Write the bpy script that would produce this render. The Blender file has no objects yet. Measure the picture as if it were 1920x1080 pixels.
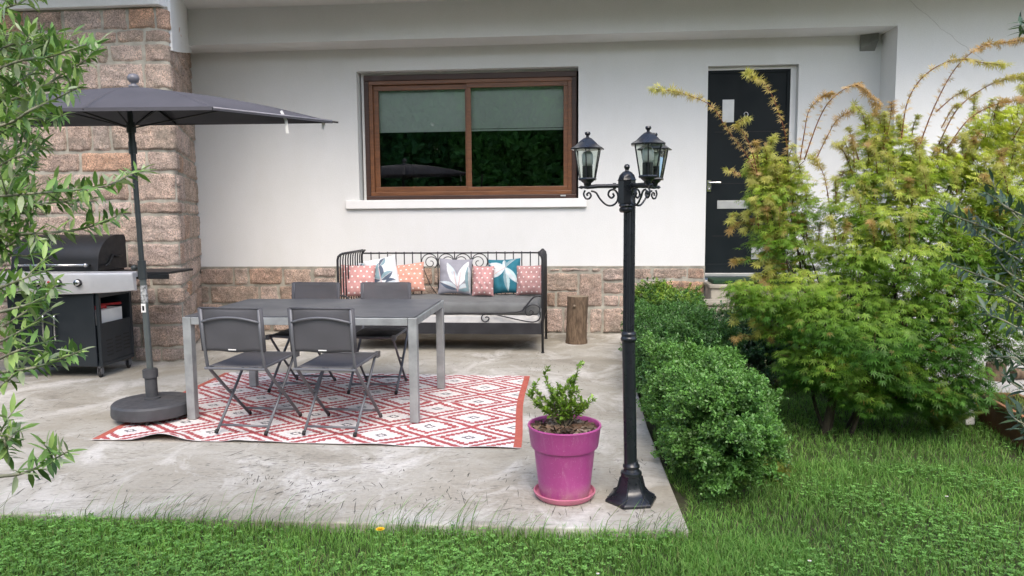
import bpy, math, random
import numpy as np
from math import sin, cos, pi, radians, sqrt, atan2
from mathutils import Vector, Matrix, noise
S = bpy.context.scene
COL = S.collection
RNG = np.random.default_rng(7)
random.seed(7)

# ------------------------------------------------------------------ camera
F = 1400.0; H = 1.4
YAW, PITCH, ROLL = radians(4.9), radians(5.7), radians(0.45)
fwd = Vector((-sin(YAW)*cos(PITCH), cos(YAW)*cos(PITCH), -sin(PITCH)))
r0 = Vector((cos(YAW), sin(YAW), 0)); u0 = r0.cross(fwd)
rgt = cos(ROLL)*r0 - sin(ROLL)*u0; up = cos(ROLL)*u0 + sin(ROLL)*r0
cam_d = bpy.data.cameras.new('camera'); cam = bpy.data.objects.new('camera', cam_d); COL.objects.link(cam)
cam_d.sensor_width = 36; cam_d.lens = 36*F/1920; cam_d.clip_start = .05; cam_d.clip_end = 500
M_ = Matrix((rgt, up, -fwd)).transposed().to_4x4(); M_.translation = Vector((0, 0, H))
cam.matrix_world = M_
S.camera = cam

# ------------------------------------------------------------------ world, sun, exposure
SUN_EL, SUN_AZ = radians(50), radians(168)      # azimuth: direction the sun stands in, clockwise from +Y
w = bpy.data.worlds.new('World'); S.world = w; w.use_nodes = True
nt = w.node_tree; bg = nt.nodes['Background']
sky = nt.nodes.new('ShaderNodeTexSky'); sky.sky_type = 'NISHITA'; sky.sun_disc = False
sky.sun_elevation = SUN_EL; sky.sun_rotation = SUN_AZ; sky.dust_density = 3.0; sky.air_density = 1.0; sky.ozone_density = 1.0
nt.links.new(sky.outputs[0], bg.inputs[0]); bg.inputs[1].default_value = 0.15
sl = bpy.data.lights.new('sun', 'SUN'); sl.energy = 0.55; sl.angle = radians(34); sl.color = (1, .95, .87)
sun = bpy.data.objects.new('sun', sl); COL.objects.link(sun)
sd = Vector((sin(SUN_AZ)*cos(SUN_EL), cos(SUN_AZ)*cos(SUN_EL), sin(SUN_EL)))
sun.rotation_euler = sd.to_track_quat('Z', 'Y').to_euler(); sun.location = (0, -3, 12)
S.view_settings.view_transform = 'Standard'; S.view_settings.look = 'None'
S.view_settings.gamma = 1; S.view_settings.exposure = 1.30
S.cycles.max_bounces = 8; S.cycles.transparent_max_bounces = 24

# ------------------------------------------------------------------ helpers
def ray(x, y): return fwd + rgt*((x-960)/F) - up*((y-540)/F)
def at(x, y, Y):
    d = ray(x, y); return Vector((0, 0, H)) + d*(Y/d.y)
def atd(x, y, D):
    return Vector((0, 0, H)) + ray(x, y)*D
def onz(x, y, z=0):
    d = ray(x, y); return Vector((0, 0, H)) + d*((z-H)/d.z)

def tag(o, label=None, cat=None, group=None, kind=None):
    if label: o['label'] = label
    if cat: o['category'] = cat
    if group: o['group'] = group
    if kind: o['kind'] = kind
    return o
def thing(name, loc, label, cat, group=None):
    o = bpy.data.objects.new(name, None); o.empty_display_size = .1; COL.objects.link(o)
    o.location = loc; return tag(o, label, cat, group)
def wloc(o):
    v = Vector((0, 0, 0))
    while o is not None: v += o.location; o = o.parent
    return v

class MB:
    def __init__(s): s.v = []; s.f = []; s.mi = []; s.cur = 0
    def add(s, vs, fs):
        b = len(s.v); s.v += [tuple(p) for p in vs]
        for f in fs: s.f.append([i+b for i in f]); s.mi.append(s.cur)
        return s
    def box(s, x0, x1, y0, y1, z0, z1):
        return s.add([(x, y, z) for z in (z0, z1) for y in (y0, y1) for x in (x0, x1)],
                     [(0,2,3,1),(4,5,7,6),(0,1,5,4),(2,6,7,3),(0,4,6,2),(1,3,7,5)])
    def bar(s, a, b, wx, wy=None, ref=(0, 0, 1)):
        a, b = Vector(a), Vector(b); wy = wy or wx; d = (b-a).normalized(); r = Vector(ref)
        if abs(d.dot(r)) > .97: r = Vector((0, 1, 0))
        x = d.cross(r).normalized(); y = x.cross(d)
        vs = [p + x*sx*wx/2 + y*sy*wy/2 for p in (a, b) for sy in (-1, 1) for sx in (-1, 1)]
        return s.add(vs, [(0,2,3,1),(4,5,7,6),(0,1,5,4),(2,6,7,3),(0,4,6,2),(1,3,7,5)])
    def tube(s, pts, r, n=8, close=False, caps=True):
        pts = [Vector(p) for p in pts]; m = len(pts); rs = r if isinstance(r, (list, tuple)) else [r]*m
        vs = []; prev = None
        for i, p in enumerate(pts):
            if close: t = pts[(i+1) % m]-pts[i-1]
            else: t = pts[min(i+1, m-1)]-pts[max(i-1, 0)]
            t.normalize()
            if prev is None:
                q = Vector((0, 0, 1)) if abs(t.z) < .9 else Vector((0, 1, 0)); x = t.cross(q).normalized()
            else:
                x = prev - t*prev.dot(t)
                x = x.normalized() if x.length > 1e-6 else t.cross(Vector((0, 0, 1))).normalized()
            prev = x; y = t.cross(x)
            for k in range(n):
                a = 2*pi*k/n; vs.append(p + (x*cos(a)+y*sin(a))*rs[i])
        fs = []
        for i in range(m if close else m-1):
            j = (i+1) % m
            for k in range(n): fs.append((i*n+k, i*n+(k+1) % n, j*n+(k+1) % n, j*n+k))
        if caps and not close: fs += [tuple(range(n))[::-1], tuple((m-1)*n+k for k in range(n))]
        return s.add(vs, fs)
    def lathe(s, prof, c=(0, 0, 0), n=24, rot=0, flute=None, axis=None):
        c = Vector(c); vs = []; m = len(prof)
        X, Y_, Z = (Vector((1,0,0)), Vector((0,1,0)), Vector((0,0,1)))
        if axis:
            Z = Vector(axis).normalized(); X = Z.orthogonal().normalized(); Y_ = Z.cross(X)
        for (r, z) in prof:
            for k in range(n):
                a = rot+2*pi*k/n; rr = r*(1-(flute*(k % 2) if flute else 0))
                vs.append(c + X*rr*cos(a) + Y_*rr*sin(a) + Z*z)
        fs = [(i*n+k, i*n+(k+1) % n, (i+1)*n+(k+1) % n, (i+1)*n+k) for i in range(m-1) for k in range(n)]
        fs += [tuple(range(n))[::-1], tuple((m-1)*n+k for k in range(n))]
        return s.add(vs, fs)
    def prism(s, poly, z0, z1):
        n = len(poly); vs = [(x, y, z0) for x, y in poly]+[(x, y, z1) for x, y in poly]
        return s.add(vs, [tuple(range(n))[::-1], tuple(range(n, 2*n))]+[(i, (i+1) % n, n+(i+1) % n, n+i) for i in range(n)])
    def sphere(s, c, r, n=12, sz=1):
        prof = [(max(1e-4, r*sin(pi*i/n)), -r*sz*cos(pi*i/n)) for i in range(n+1)]
        return s.lathe(prof, c, n*2)
    def build(s, name, mats, parent=None, smooth=False, bevel=0, world=True, label=None):
        me = bpy.data.meshes.new(name); off = wloc(parent) if (world and parent) else Vector((0,0,0))
        vs = [(x-off.x, y-off.y, z-off.z) for x, y, z in s.v]
        me.from_pydata(vs, [], s.f)
        if not isinstance(mats, (list, tuple)): mats = [mats]
        for m in mats: me.materials.append(m)
        if len(mats) > 1: me.polygons.foreach_set('material_index', s.mi)
        if smooth: me.polygons.foreach_set('use_smooth', [True]*len(me.polygons))
        me.update()
        o = bpy.data.objects.new(name, me); COL.objects.link(o); o.parent = parent
        if smooth == 'auto':
            me.set_sharp_from_angle(angle=radians(35))
        if bevel:
            b = o.modifiers.new('bevel', 'BEVEL'); b.width = bevel; b.segments = 2; b.limit_method = 'ANGLE'
        if label: o['label'] = label
        return o

def np_mesh(name, V, Fq, mat, parent=None, col=None, smooth=False, corner=None, world=True):
    """V (n,3); Fq list of (m,k) int arrays; col (n,3) per point; corner (faces,3) per face"""
    off = wloc(parent) if (parent and world) else Vector((0,0,0))
    V = np.asarray(V, dtype=np.float32) - np.array(off, dtype=np.float32)
    if not isinstance(Fq, list): Fq = [Fq]
    Fq = [f for f in Fq if len(f)]
    me = bpy.data.meshes.new(name)
    nl = sum(f.size for f in Fq); nf = sum(len(f) for f in Fq)
    me.vertices.add(len(V)); me.vertices.foreach_set('co', V.ravel())
    me.loops.add(nl); me.polygons.add(nf)
    me.loops.foreach_set('vertex_index', np.concatenate([f.ravel() for f in Fq]).astype(np.int32))
    tot = np.concatenate([np.full(len(f), f.shape[1]) for f in Fq]); st = np.concatenate([[0], np.cumsum(tot)[:-1]])
    me.polygons.foreach_set('loop_start', st.astype(np.int32)); me.polygons.foreach_set('loop_total', tot.astype(np.int32))
    if smooth: me.polygons.foreach_set('use_smooth', np.ones(nf, dtype=bool))
    me.update(calc_edges=True)
    if col is not None:
        a = me.color_attributes.new('col', 'FLOAT_COLOR', 'POINT')
        a.data.foreach_set('color', np.concatenate([col, np.ones((len(col), 1))], 1).astype(np.float32).ravel())
    if corner is not None:
        a = me.color_attributes.new('col', 'FLOAT_COLOR', 'CORNER')
        c = np.repeat(corner, tot, axis=0)
        a.data.foreach_set('color', np.concatenate([c, np.ones((len(c), 1))], 1).astype(np.float32).ravel())
    me.materials.append(mat)
    o = bpy.data.objects.new(name, me); COL.objects.link(o); o.parent = parent
    return o

def norm(a): return a/np.maximum(np.linalg.norm(a, axis=-1, keepdims=True), 1e-9)
def scatter(tv, tf, pos, d, nrm, size, cols):
    """copies of template (x: width, y: along, z: normal) at pos; returns V, F, C"""
    tv = np.asarray(tv, float); tf = [np.asarray(f) for f in tf]
    d = norm(d); x = norm(np.cross(d, nrm)); n = np.cross(x, d)
    size = np.asarray(size).reshape(-1, 1, 1)
    V = pos[:, None, :] + size*(tv[None, :, 0:1]*x[:, None, :] + tv[None, :, 1:2]*d[:, None, :] + tv[None, :, 2:3]*n[:, None, :])
    N, T = len(pos), len(tv)
    idx = (np.arange(N)*T)[:, None, None]
    Fs = [(f[None]+idx).reshape(-1, f.shape[1]) for f in tf]
    C = np.repeat(cols, T, axis=0)
    return V.reshape(-1, 3), Fs, C
def merge(parts):
    Vs, Fd, Cs, b = [], {}, [], 0
    for V, Fs, C in parts:
        Vs.append(V); Cs.append(C)
        for f in Fs: Fd.setdefault(f.shape[1], []).append(f+b)
        b += len(V)
    return np.concatenate(Vs), [np.concatenate(v) for v in Fd.values()], np.concatenate(Cs)
def tube_np(pts, rs, n, colr):
    m = MB(); m.tube(pts, list(rs), n, caps=False)
    return np.array(m.v), [np.array(m.f)], np.tile(np.array(colr, float), (len(m.v), 1))

# ------------------------------------------------------------------ materials
def new_mat(name):
    m = bpy.data.materials.new(name); m.use_nodes = True; nt = m.node_tree
    return m, nt, nt.nodes['Principled BSDF']
def nd(nt, t, **k):
    n = nt.nodes.new(t)
    for a, b in k.items(): setattr(n, a, b)
    return n
def ramp(nt, stops, src=None, interp='LINEAR'):
    r = nd(nt, 'ShaderNodeValToRGB'); r.color_ramp.interpolation = interp; e = r.color_ramp.elements
    while len(e) < len(stops): e.new(.5)
    for i, (p, c) in enumerate(stops):
        e[i].position = p; e[i].color = (*c, 1) if len(c) == 3 else c
    if src is not None: nt.links.new(src, r.inputs[0])
    return r
def noise_n(nt, scale, detail=4, rough=.55, vec=None, dist=0):
    n = nd(nt, 'ShaderNodeTexNoise'); n.inputs['Scale'].default_value = scale; n.inputs['Detail'].default_value = detail
    n.inputs['Roughness'].default_value = rough; n.inputs['Distortion'].default_value = dist
    if vec is None:
        g = nt.nodes.get('POS') or nd(nt, 'ShaderNodeTexCoord', name='POS'); vec = g.outputs['Object']
    nt.links.new(vec, n.inputs['Vector']); return n
def mixc(nt, fac, a, b, mode='MIX'):
    m = nd(nt, 'ShaderNodeMix', data_type='RGBA', blend_type=mode)
    for sock, v in ((m.inputs[0], fac), (m.inputs[6], a), (m.inputs[7], b)):
        if isinstance(v, (int, float)): sock.default_value = v
        elif isinstance(v, (tuple, list)): sock.default_value = (*v, 1)
        else: nt.links.new(v, sock)
    return m.outputs[2]
def bump(nt, bs, hsrc, strength, dist=.01):
    b = nd(nt, 'ShaderNodeBump'); b.inputs['Strength'].default_value = strength; b.inputs['Distance'].default_value = dist
    nt.links.new(hsrc, b.inputs['Height']); nt.links.new(b.outputs[0], bs.inputs['Normal']); return b
def simple(name, c, rough=.5, metal=0, var=.12, vs=6, bmp=0, bs_=60, spec=None, c2=None, coat=0):
    m, nt, bs = new_mat(name)
    n = noise_n(nt, vs, 5)
    c2 = c2 or tuple(max(0, x*(1-2*var)) for x in c)
    c1 = tuple(min(1, x*(1+var)) for x in c)
    r = ramp(nt, [(.3, c2), (.7, c1)], n.outputs[0]); nt.links.new(r.outputs[0], bs.inputs['Base Color'])
    bs.inputs['Roughness'].default_value = rough; bs.inputs['Metallic'].default_value = metal
    if spec is not None: bs.inputs['Specular IOR Level'].default_value = spec
    if coat: bs.inputs['Coat Weight'].default_value = coat
    rr = ramp(nt, [(.3, (max(0, rough-.08),)*3), (.7, (min(1, rough+.1),)*3)], noise_n(nt, vs*3, 4).outputs[0])
    nt.links.new(rr.outputs[0], bs.inputs['Roughness'])
    if bmp: bump(nt, bs, noise_n(nt, bs_, 6).outputs[0], bmp, .004)
    return m
def leaf_mat(name, trans=.35, rough=.5, spec=.4):
    m, nt, bs = new_mat(name)
    a = nd(nt, 'ShaderNodeAttribute', attribute_name='col')
    n = noise_n(nt, 25, 3); v = ramp(nt, [(.3, (.8,)*3), (.7, (1.15,)*3)], n.outputs[0])
    c = mixc(nt, 1.0, a.outputs[0], v.outputs[0], 'MULTIPLY')
    nt.links.new(c, bs.inputs['Base Color']); bs.inputs['Roughness'].default_value = rough
    bs.inputs['Specular IOR Level'].default_value = spec
    t = nd(nt, 'ShaderNodeBsdfTranslucent'); cc = mixc(nt, 1.0, c, (1.15, 1.25, .6), 'MULTIPLY'); nt.links.new(cc, t.inputs[0])
    mx = nd(nt, 'ShaderNodeMixShader'); mx.inputs[0].default_value = trans
    nt.links.new(bs.outputs[0], mx.inputs[1]); nt.links.new(t.outputs[0], mx.inputs[2])
    nt.links.new(mx.outputs[0], nt.nodes['Material Output'].inputs[0])
    return m
def attr_mat(name, rough=.9, bmp=.3, scale=300):
    m, nt, bs = new_mat(name)
    a = nd(nt, 'ShaderNodeAttribute', attribute_name='col')
    n = noise_n(nt, 9, 4); v = ramp(nt, [(.3, (.88,)*3), (.7, (1.06,)*3)], n.outputs[0])
    nt.links.new(mixc(nt, 1.0, a.outputs[0], v.outputs[0], 'MULTIPLY'), bs.inputs['Base Color'])
    bs.inputs['Roughness'].default_value = rough; bs.inputs['Specular IOR Level'].default_value = .15
    bump(nt, bs, noise_n(nt, scale, 3).outputs[0], bmp, .002)
    return m

def plaster():
    m, nt, bs = new_mat('plaster')
    big = noise_n(nt, .9, 5, .6); fine = noise_n(nt, 90, 5, .6)
    r = ramp(nt, [(.3, (.69, .695, .685)), (.7, (.735, .74, .735))], big.outputs[0])
    nt.links.new(r.outputs[0], bs.inputs['Base Color']); bs.inputs['Roughness'].default_value = .85
    mp = nd(nt, 'ShaderNodeMapping'); mp.inputs['Scale'].default_value = (1.2, 1.2, .5); nt.links.new(nt.nodes['POS'].outputs['Object'], mp.inputs[0])
    st_ = ramp(nt, [(.35, (.975, .975, .965)), (.6, (1, 1, 1))], noise_n(nt, 3, 6, .65, mp.outputs[0]).outputs[0])
    g_ = ramp(nt, [(.3, (.95,)*3), (.7, (1.03,)*3)], fine.outputs[0])
    c = mixc(nt, 1.0, mixc(nt, 1.0, r.outputs[0], st_.outputs[0], 'MULTIPLY'), g_.outputs[0], 'MULTIPLY'); nt.links.new(c, bs.inputs['Base Color'])
    bump(nt, bs, fine.outputs[0], .4, .005)
    return m
def stone_mats():
    m, nt, bs = new_mat('granite')
    g = nd(nt, 'ShaderNodeNewGeometry')
    a = nd(nt, 'ShaderNodeAttribute', attribute_name='rnd')
    r = ramp(nt, [(0, (.45, .345, .275)), (.2, (.56, .45, .38)), (.45, (.50, .40, .32)), (.65, (.64, .53, .455)), (.88, (.52, .43, .375)), (1, (.56, .36, .24))], a.outputs['Fac'])
    n1 = noise_n(nt, 9, 6, .65); s1 = ramp(nt, [(.32, (.72, .69, .69)), (.5, (1.02, .97, .96)), (.68, (1.3, 1.2, 1.15))], n1.outputs[0])
    c = mixc(nt, 1.0, r.outputs[0], s1.outputs[0], 'MULTIPLY')
    n2 = noise_n(nt, 85, 5, .8); s2 = ramp(nt, [(.38, (.25,)*3), (.5, (1,)*3), (.62, (1.6,)*3)], n2.outputs[0])
    c = mixc(nt, .85, c, s2.outputs[0], 'MULTIPLY')
    n4 = noise_n(nt, 3.5, 5, .7); r4 = ramp(nt, [(.48, (0,)*3), (.66, (.6,)*3)], n4.outputs[0])
    c = mixc(nt, r4.outputs[0], c, (.22, .2, .16))
    nt.links.new(c, bs.inputs['Base Color']); bs.inputs['Roughness'].default_value = .9
    n3 = noise_n(nt, 34, 8, .78); bump(nt, bs, n3.outputs[0], 1.0, .035)
    m2 = simple('mortar', (.36, .34, .285), .95, var=.2, vs=9, bmp=.9, bs_=50)
    return m, m2
def concrete():
    m, nt, bs = new_mat('concrete')
    tc = nd(nt, 'ShaderNodeTexCoord'); P = tc.outputs['Object']
    def mapn(sc, rz):
        mp = nd(nt, 'ShaderNodeMapping'); mp.inputs['Scale'].default_value = sc; mp.inputs['Rotation'].default_value = (0, 0, rz)
        nt.links.new(P, mp.inputs[0]); return mp.outputs[0]
    big = noise_n(nt, .9, 7, .62, mapn((1, 1.6, 1), .4), 1.2)
    c = ramp(nt, [(.30, (.24, .225, .19)), (.43, (.33, .315, .275)), (.55, (.39, .38, .345)), (.70, (.45, .44, .42))], big.outputs[0]).outputs[0]
    # sweeps of pale laitance
    sw = noise_n(nt, 1.7, 9, .66, mapn((1.5, 1, 1), .6), .8)
    f = ramp(nt, [(.5, (0,)*3), (.60, (.65,)*3), (.7, (.9,)*3)], sw.outputs[0]).outputs[0]
    c = mixc(nt, f, c, (.57, .565, .55))
    fine = noise_n(nt, 45, 6, .7); c = mixc(nt, .55, c, ramp(nt, [(.3, (.72,)*3), (.7, (1.15,)*3)], fine.outputs[0]).outputs[0], 'MULTIPLY')
    # dark trowel scratches, two directions, gathered in patches
    outs = None
    for rz, sc, seed in ((1.15, 8, 0), (-1.2, 9, 5), (1.55, 9, 9), (2.3, 11, 14)):
        mp = nd(nt, 'ShaderNodeMapping'); mp.inputs['Scale'].default_value = (1.0, 4.5, 1); mp.inputs['Rotation'].default_value = (0, 0, rz); mp.inputs['Location'].default_value = (seed, seed, 0)
        nt.links.new(P, mp.inputs[0])
        s_ = noise_n(nt, sc, 4, .62, mp.outputs[0], .25)
        a = ramp(nt, [(.61, (0,)*3), (.63, (1,)*3)], s_.outputs[0])
        pt = noise_n(nt, 1.6, 3, .6, mapn((1, 1.3, 1), seed)); b = ramp(nt, [(.44, (0,)*3), (.54, (1,)*3)], pt.outputs[0])
        k = mixc(nt, 1.0, a.outputs[0], b.outputs[0], 'MULTIPLY')
        outs = k if outs is None else mixc(nt, 1.0, outs, k, 'ADD')
    sc_ = nd(nt, 'ShaderNodeMath', operation='MULTIPLY'); sc_.inputs[1].default_value = .35; nt.links.new(outs, sc_.inputs[0]); c = mixc(nt, sc_.outputs[0], c, (.12, .115, .105))
    # warm dirty stains
    st = noise_n(nt, .55, 5, .6, mapn((1, 1, 1), 2)); f2 = ramp(nt, [(.46, (0,)*3), (.66, (.6,)*3)], st.outputs[0]).outputs[0]
    c = mixc(nt, f2, c, (.27, .25, .20))
    # whole slab colour raised evenly, slightly warmer
    sp = nd(nt, 'ShaderNodeSeparateXYZ'); nt.links.new(P, sp.inputs[0])
    c = mixc(nt, 1.0, c, (1.10, 1.08, 1.04), 'MULTIPLY')
    nt.links.new(c, bs.inputs['Base Color']); bs.inputs['Roughness'].default_value = .82
    h = nd(nt, 'ShaderNodeMath', operation='ADD'); nt.links.new(fine.outputs[0], h.inputs[0]); nt.links.new(sw.outputs[0], h.inputs[1])
    bump(nt, bs, h.outputs[0], .35, .008)
    return m
def wood_mat(name, c1, c2, rough=.4, axis=(1, 12, 12), sc=4, coat=.1):
    m, nt, bs = new_mat(name)
    tc = nd(nt, 'ShaderNodeTexCoord'); mp = nd(nt, 'ShaderNodeMapping'); mp.inputs['Scale'].default_value = axis
    nt.links.new(tc.outputs['Object'], mp.inputs[0])
    n = noise_n(nt, sc, 6, .6, mp.outputs[0], .4)
    r = ramp(nt, [(.3, c1), (.7, c2)], n.outputs[0]); nt.links.new(r.outputs[0], bs.inputs['Base Color'])
    bs.inputs['Roughness'].default_value = rough; bs.inputs['Coat Weight'].default_value = coat
    bump(nt, bs, n.outputs[0], .3, .003); return m
def glass(name, refl=.9, tint=(1, 1, 1), ior=1.5, rough=0.0):
    m, nt, bs = new_mat(name); nt.nodes.remove(bs)
    t = nd(nt, 'ShaderNodeBsdfTransparent'); t.inputs[0].default_value = (*tint, 1)
    g = nd(nt, 'ShaderNodeBsdfGlossy'); g.inputs['Roughness'].default_value = rough
    fr = nd(nt, 'ShaderNodeFresnel'); fr.inputs['IOR'].default_value = ior
    mu = nd(nt, 'ShaderNodeMath', operation='MULTIPLY'); mu.inputs[1].default_value = refl; nt.links.new(fr.outputs[0], mu.inputs[0])
    mx = nd(nt, 'ShaderNodeMixShader'); nt.links.new(mu.outputs[0], mx.inputs[0])
    nt.links.new(t.outputs[0], mx.inputs[1]); nt.links.new(g.outputs[0], mx.inputs[2])
    nt.links.new(mx.outputs[0], nt.nodes['Material Output'].inputs[0]); return m
def mesh_fabric(name, c, alpha=.9, sc=260):
    """woven sling fabric with tiny holes"""
    m, nt, bs = new_mat(name)
    n = noise_n(nt, 4, 4); r = ramp(nt, [(.3, tuple(x*.85 for x in c)), (.7, tuple(x*1.12 for x in c))], n.outputs[0])
    nt.links.new(r.outputs[0], bs.inputs['Base Color']); bs.inputs['Roughness'].default_value = .75
    bs.inputs['Alpha'].default_value = alpha
    bump(nt, bs, noise_n(nt, sc, 2).outputs[0], .3, .002); return m

M = {}
M['plaster'] = plaster(); M['granite'], M['mortar'] = stone_mats(); M['concrete'] = concrete()
M['step_stone'] = simple('step_concrete', (.36, .33, .27), .9, var=.2, vs=5, bmp=.6, bs_=40)
M['frame_wood'] = wood_mat('window_wood', (.11, .043, .018), (.21, .085, .033), .38)
M['frame_dark'] = wood_mat('window_dark_wood', (.035, .015, .01), (.06, .025, .015), .45)
M['sill'] = simple('painted_sill', (.80, .80, .79), .55, var=.03, vs=3, bmp=.1)
M['blind'] = simple('blind_fabric', (.78, .86, .80), .8, var=.04, vs=2)
M['room'] = simple('room_dark', (.02, .02, .02), .9)
M['pane'] = glass('window_glass', 1.0, (.96, .98, .97), 2.0)
M['door'] = simple('door_paint', (.004, .008, .010), .5, var=.1, vs=2, spec=.2)
M['steel'] = simple('brushed_steel', (.50, .51, .50), .42, .7, var=.05, vs=8)
M['chrome'] = simple('chrome', (.62, .62, .62), .2, 1, var=.05)
M['alu'] = simple('aluminium', (.36, .38, .385), .45, .35, var=.14, vs=9, bmp=.1)
M['alu_dark'] = simple('grey_metal_tube', (.16, .165, .18), .5, .4, var=.1)
M['table_top'] = simple('table_glass_top', (.085, .09, .10), .42, 0, var=.02, vs=.7, spec=.5)
M['sling'] = mesh_fabric('sling_fabric', (.085, .085, .095), .93)
M['sling_thin'] = mesh_fabric('sling_fabric_sheer', (.10, .10, .112), .80)
M['shaded_pad'] = simple('shaded_pad_black', (.012, .012, .013), .7, bmp=.2, bs_=200)  # seat black, with the shade under the table put into the colour
M['canopy'] = mesh_fabric('canopy_fabric', (.07, .068, .08), 1.0, 400)
M['canopy_trim'] = simple('canopy_trim', (.30, .29, .32), .8)
M['pole'] = simple('parasol_pole_paint', (.035, .042, .045), .4, .2, var=.1)
M['pole_lo'] = simple('parasol_pole_grey', (.10, .115, .115), .4, .3, var=.1)
M['basegrey'] = simple('parasol_base_plastic', (.058, .06, .066), .55, var=.12, vs=8, bmp=.4, bs_=30)
M['white'] = simple('white_plastic', (.75, .75, .73), .5, var=.04)
M['black_iron'] = simple('black_iron', (.012, .012, .014), .4, .2, var=.2)
M['bed_steel'] = simple('bed_steel', (.03, .03, .034), .45, .2, var=.2)
M['mattress'] = simple('grey_mattress', (.15, .155, .155), .9, var=.1, vs=7, bmp=.5, bs_=14)
M['sheet'] = simple('white_sheet', (.66, .65, .63), .9, var=.07, vs=9, bmp=.5, bs_=10)
M['cushion'] = attr_mat('cushion_print'); M['rug'] = attr_mat('rug_weave', .9, .35, 350)
M['lamp'] = simple('lamp_black_paint', (.012, .014, .019), .32, .05, var=.08, vs=12, coat=.2)
M['lglass'] = glass('lantern_glass', .9, (.88, .92, .88), 1.45)
M['bulb'] = simple('frosted_bulb', (.80, .82, .78), .35, var=.02)
M['pink'] = simple('pink_plastic', (.40, .065, .25), .42, var=.06, vs=7, bmp=.15, bs_=25, spec=.4)
M['saucer'] = simple('saucer_plastic', (.52, .17, .25), .5, var=.12, vs=9)
M['soil'] = simple('potting_soil', (.05, .035, .022), .95, var=.4, vs=30, bmp=1, bs_=60)
M['bark_chip'] = attr_mat('bark_chips', .9, .5, 80)
M['bbq'] = simple('grill_enamel', (.009, .010, .012), .5, .1, var=.15, vs=5, bmp=.12, bs_=120)
M['bbqcab'] = simple('grill_cabinet_paint', (.018, .024, .030), .45, .1, var=.1, vs=3)
M['panel'] = simple('grill_steel_panel', (.60, .60, .61), .38, .35, var=.04, vs=6)
M['red'] = simple('red_plastic', (.4, .02, .02), .4)
M['rubber'] = simple('rubber', (.02, .02, .02), .8)
M['paper'] = simple('white_carton', (.72, .72, .71), .7, var=.05)
M['stump'] = wood_mat('bark_wood', (.055, .035, .022), (.20, .14, .09), .9, (7, 7, 1.8), 6, 0)
M['stumptop'] = wood_mat('cut_wood', (.16, .12, .08), (.3, .24, .17), .9, (3, 3, 3), 6, 0)
M['trunk'] = wood_mat('tree_bark', (.035, .028, .02), (.10, .08, .055), .9, (5, 5, 1.5), 12, 0)
M['leaf'] = leaf_mat('leaf', .42); M['leaf_box'] = leaf_mat('small_leaf', .22, .38, .5); M['grass'] = leaf_mat('grass_blade', .35, .55, .3)
M['olive'] = leaf_mat('olive_leaf', .25, .45, .45)
M['earth'] = simple('earth', (.045, .055, .02), .95, var=.4, vs=12, bmp=.8, bs_=20, c2=(.03, .025, .015))
M['path'] = simple('path_concrete', (.42, .41, .38), .9, var=.15, vs=4, bmp=.4, bs_=40)
M['terracotta'] = simple('terracotta_brown', (.16, .065, .03), .7, var=.2, vs=5, bmp=.2)
M['terra_rim'] = simple('terracotta_rim', (.42, .19, .09), .7, var=.15, vs=9)
M['vent'] = simple('grey_vent', (.22, .225, .21), .6, var=.08)
M['mat_green'] = simple('green_doormat', (.012, .045, .018), .95, var=.3, vs=40, bmp=.8, bs_=150)
M['yellow'] = simple('yellow_petals', (.75, .48, .01), .7, var=.1, vs=100)
M['petal'] = simple('white_petals', (.8, .8, .78), .7)

# ------------------------------------------------------------------ setting: ground, patio, path
def grid_sheet(x0, x1, y0, y1, nx, ny, zf):
    xs = np.linspace(x0, x1, nx); ys = np.linspace(y0, y1, ny); X, Y = np.meshgrid(xs, ys)
    Z = zf(X, Y); V = np.stack([X, Y, Z], -1).reshape(-1, 3)
    i = np.arange((nx-1)*(ny-1)); r, c = i//(nx-1), i % (nx-1); a = r*nx+c
    return V, np.stack([a, a+1, a+nx+1, a+nx], 1)
V, Fq = grid_sheet(-60, 60, -60, 60, 121, 121, lambda X, Y: -.055+.012*np.sin(X*2.1)*np.sin(Y*1.7))
tag(np_mesh('ground', V, Fq, M['earth'], smooth=True), kind='structure')
pm = MB()
pm.prism([(-14, 3.17), (-2.75, 3.205), (-.9, 3.215), (.50, 3.235), (.47, 4.85), (.53, 8.67), (-14, 8.67)], -.12, 0)
patio = pm.build('patio', M['concrete'], bevel=.008); tag(patio, kind='structure')
def scuffs():
    rn = random.Random(33); mb = MB()
    for k in range(120):
        cx, cy = rn.uniform(-4.5, .42), 3.28+rn.random()**1.5*4.0; ang = rn.choice([.9, 1.2, 1.6, 2.1, .5])+rn.gauss(0, .12); sp = rn.uniform(.06, .30); dens = rn.randint(8, 34)
        for j in range(dens):
            x, y = cx+rn.gauss(0, sp), cy+rn.gauss(0, sp*.8)
            if y < 3.26 or x > .43 or y > 8.5: continue
            L = rn.uniform(.006, .034) if rn.random() < .88 else rn.uniform(.03, .11); a = ang+rn.gauss(0, .22); wd = rn.uniform(.0007, .0024); n = 4; V = []
            for i in range(n+1):
                t = i/n; px_ = x+cos(a)*L*t+rn.gauss(0, .0008); py_ = y+sin(a)*L*t*1.6+rn.gauss(0, .0008); w_ = wd*sin(pi*(.12+.76*t)); V += [(px_-sin(a)*w_, py_+cos(a)*w_, .0022), (px_+sin(a)*w_, py_-cos(a)*w_, .0022)]
            mb.add(V, [(2*i, 2*i+1, 2*i+3, 2*i+2) for i in range(n)])
    o = mb.build('scuff_marks', simple('scuff_dark', (.10, .095, .085), .9), patio); tag(o, kind='stuff')
scuffs()
pp = MB(); pp.prism([(2.9, 5.55), (9, 4.6), (9, 8.2), (3.1, 8.2)], -.10, -.02)
path = pp.build('path', M['path'], bevel=.01); tag(path, kind='structure')

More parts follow.
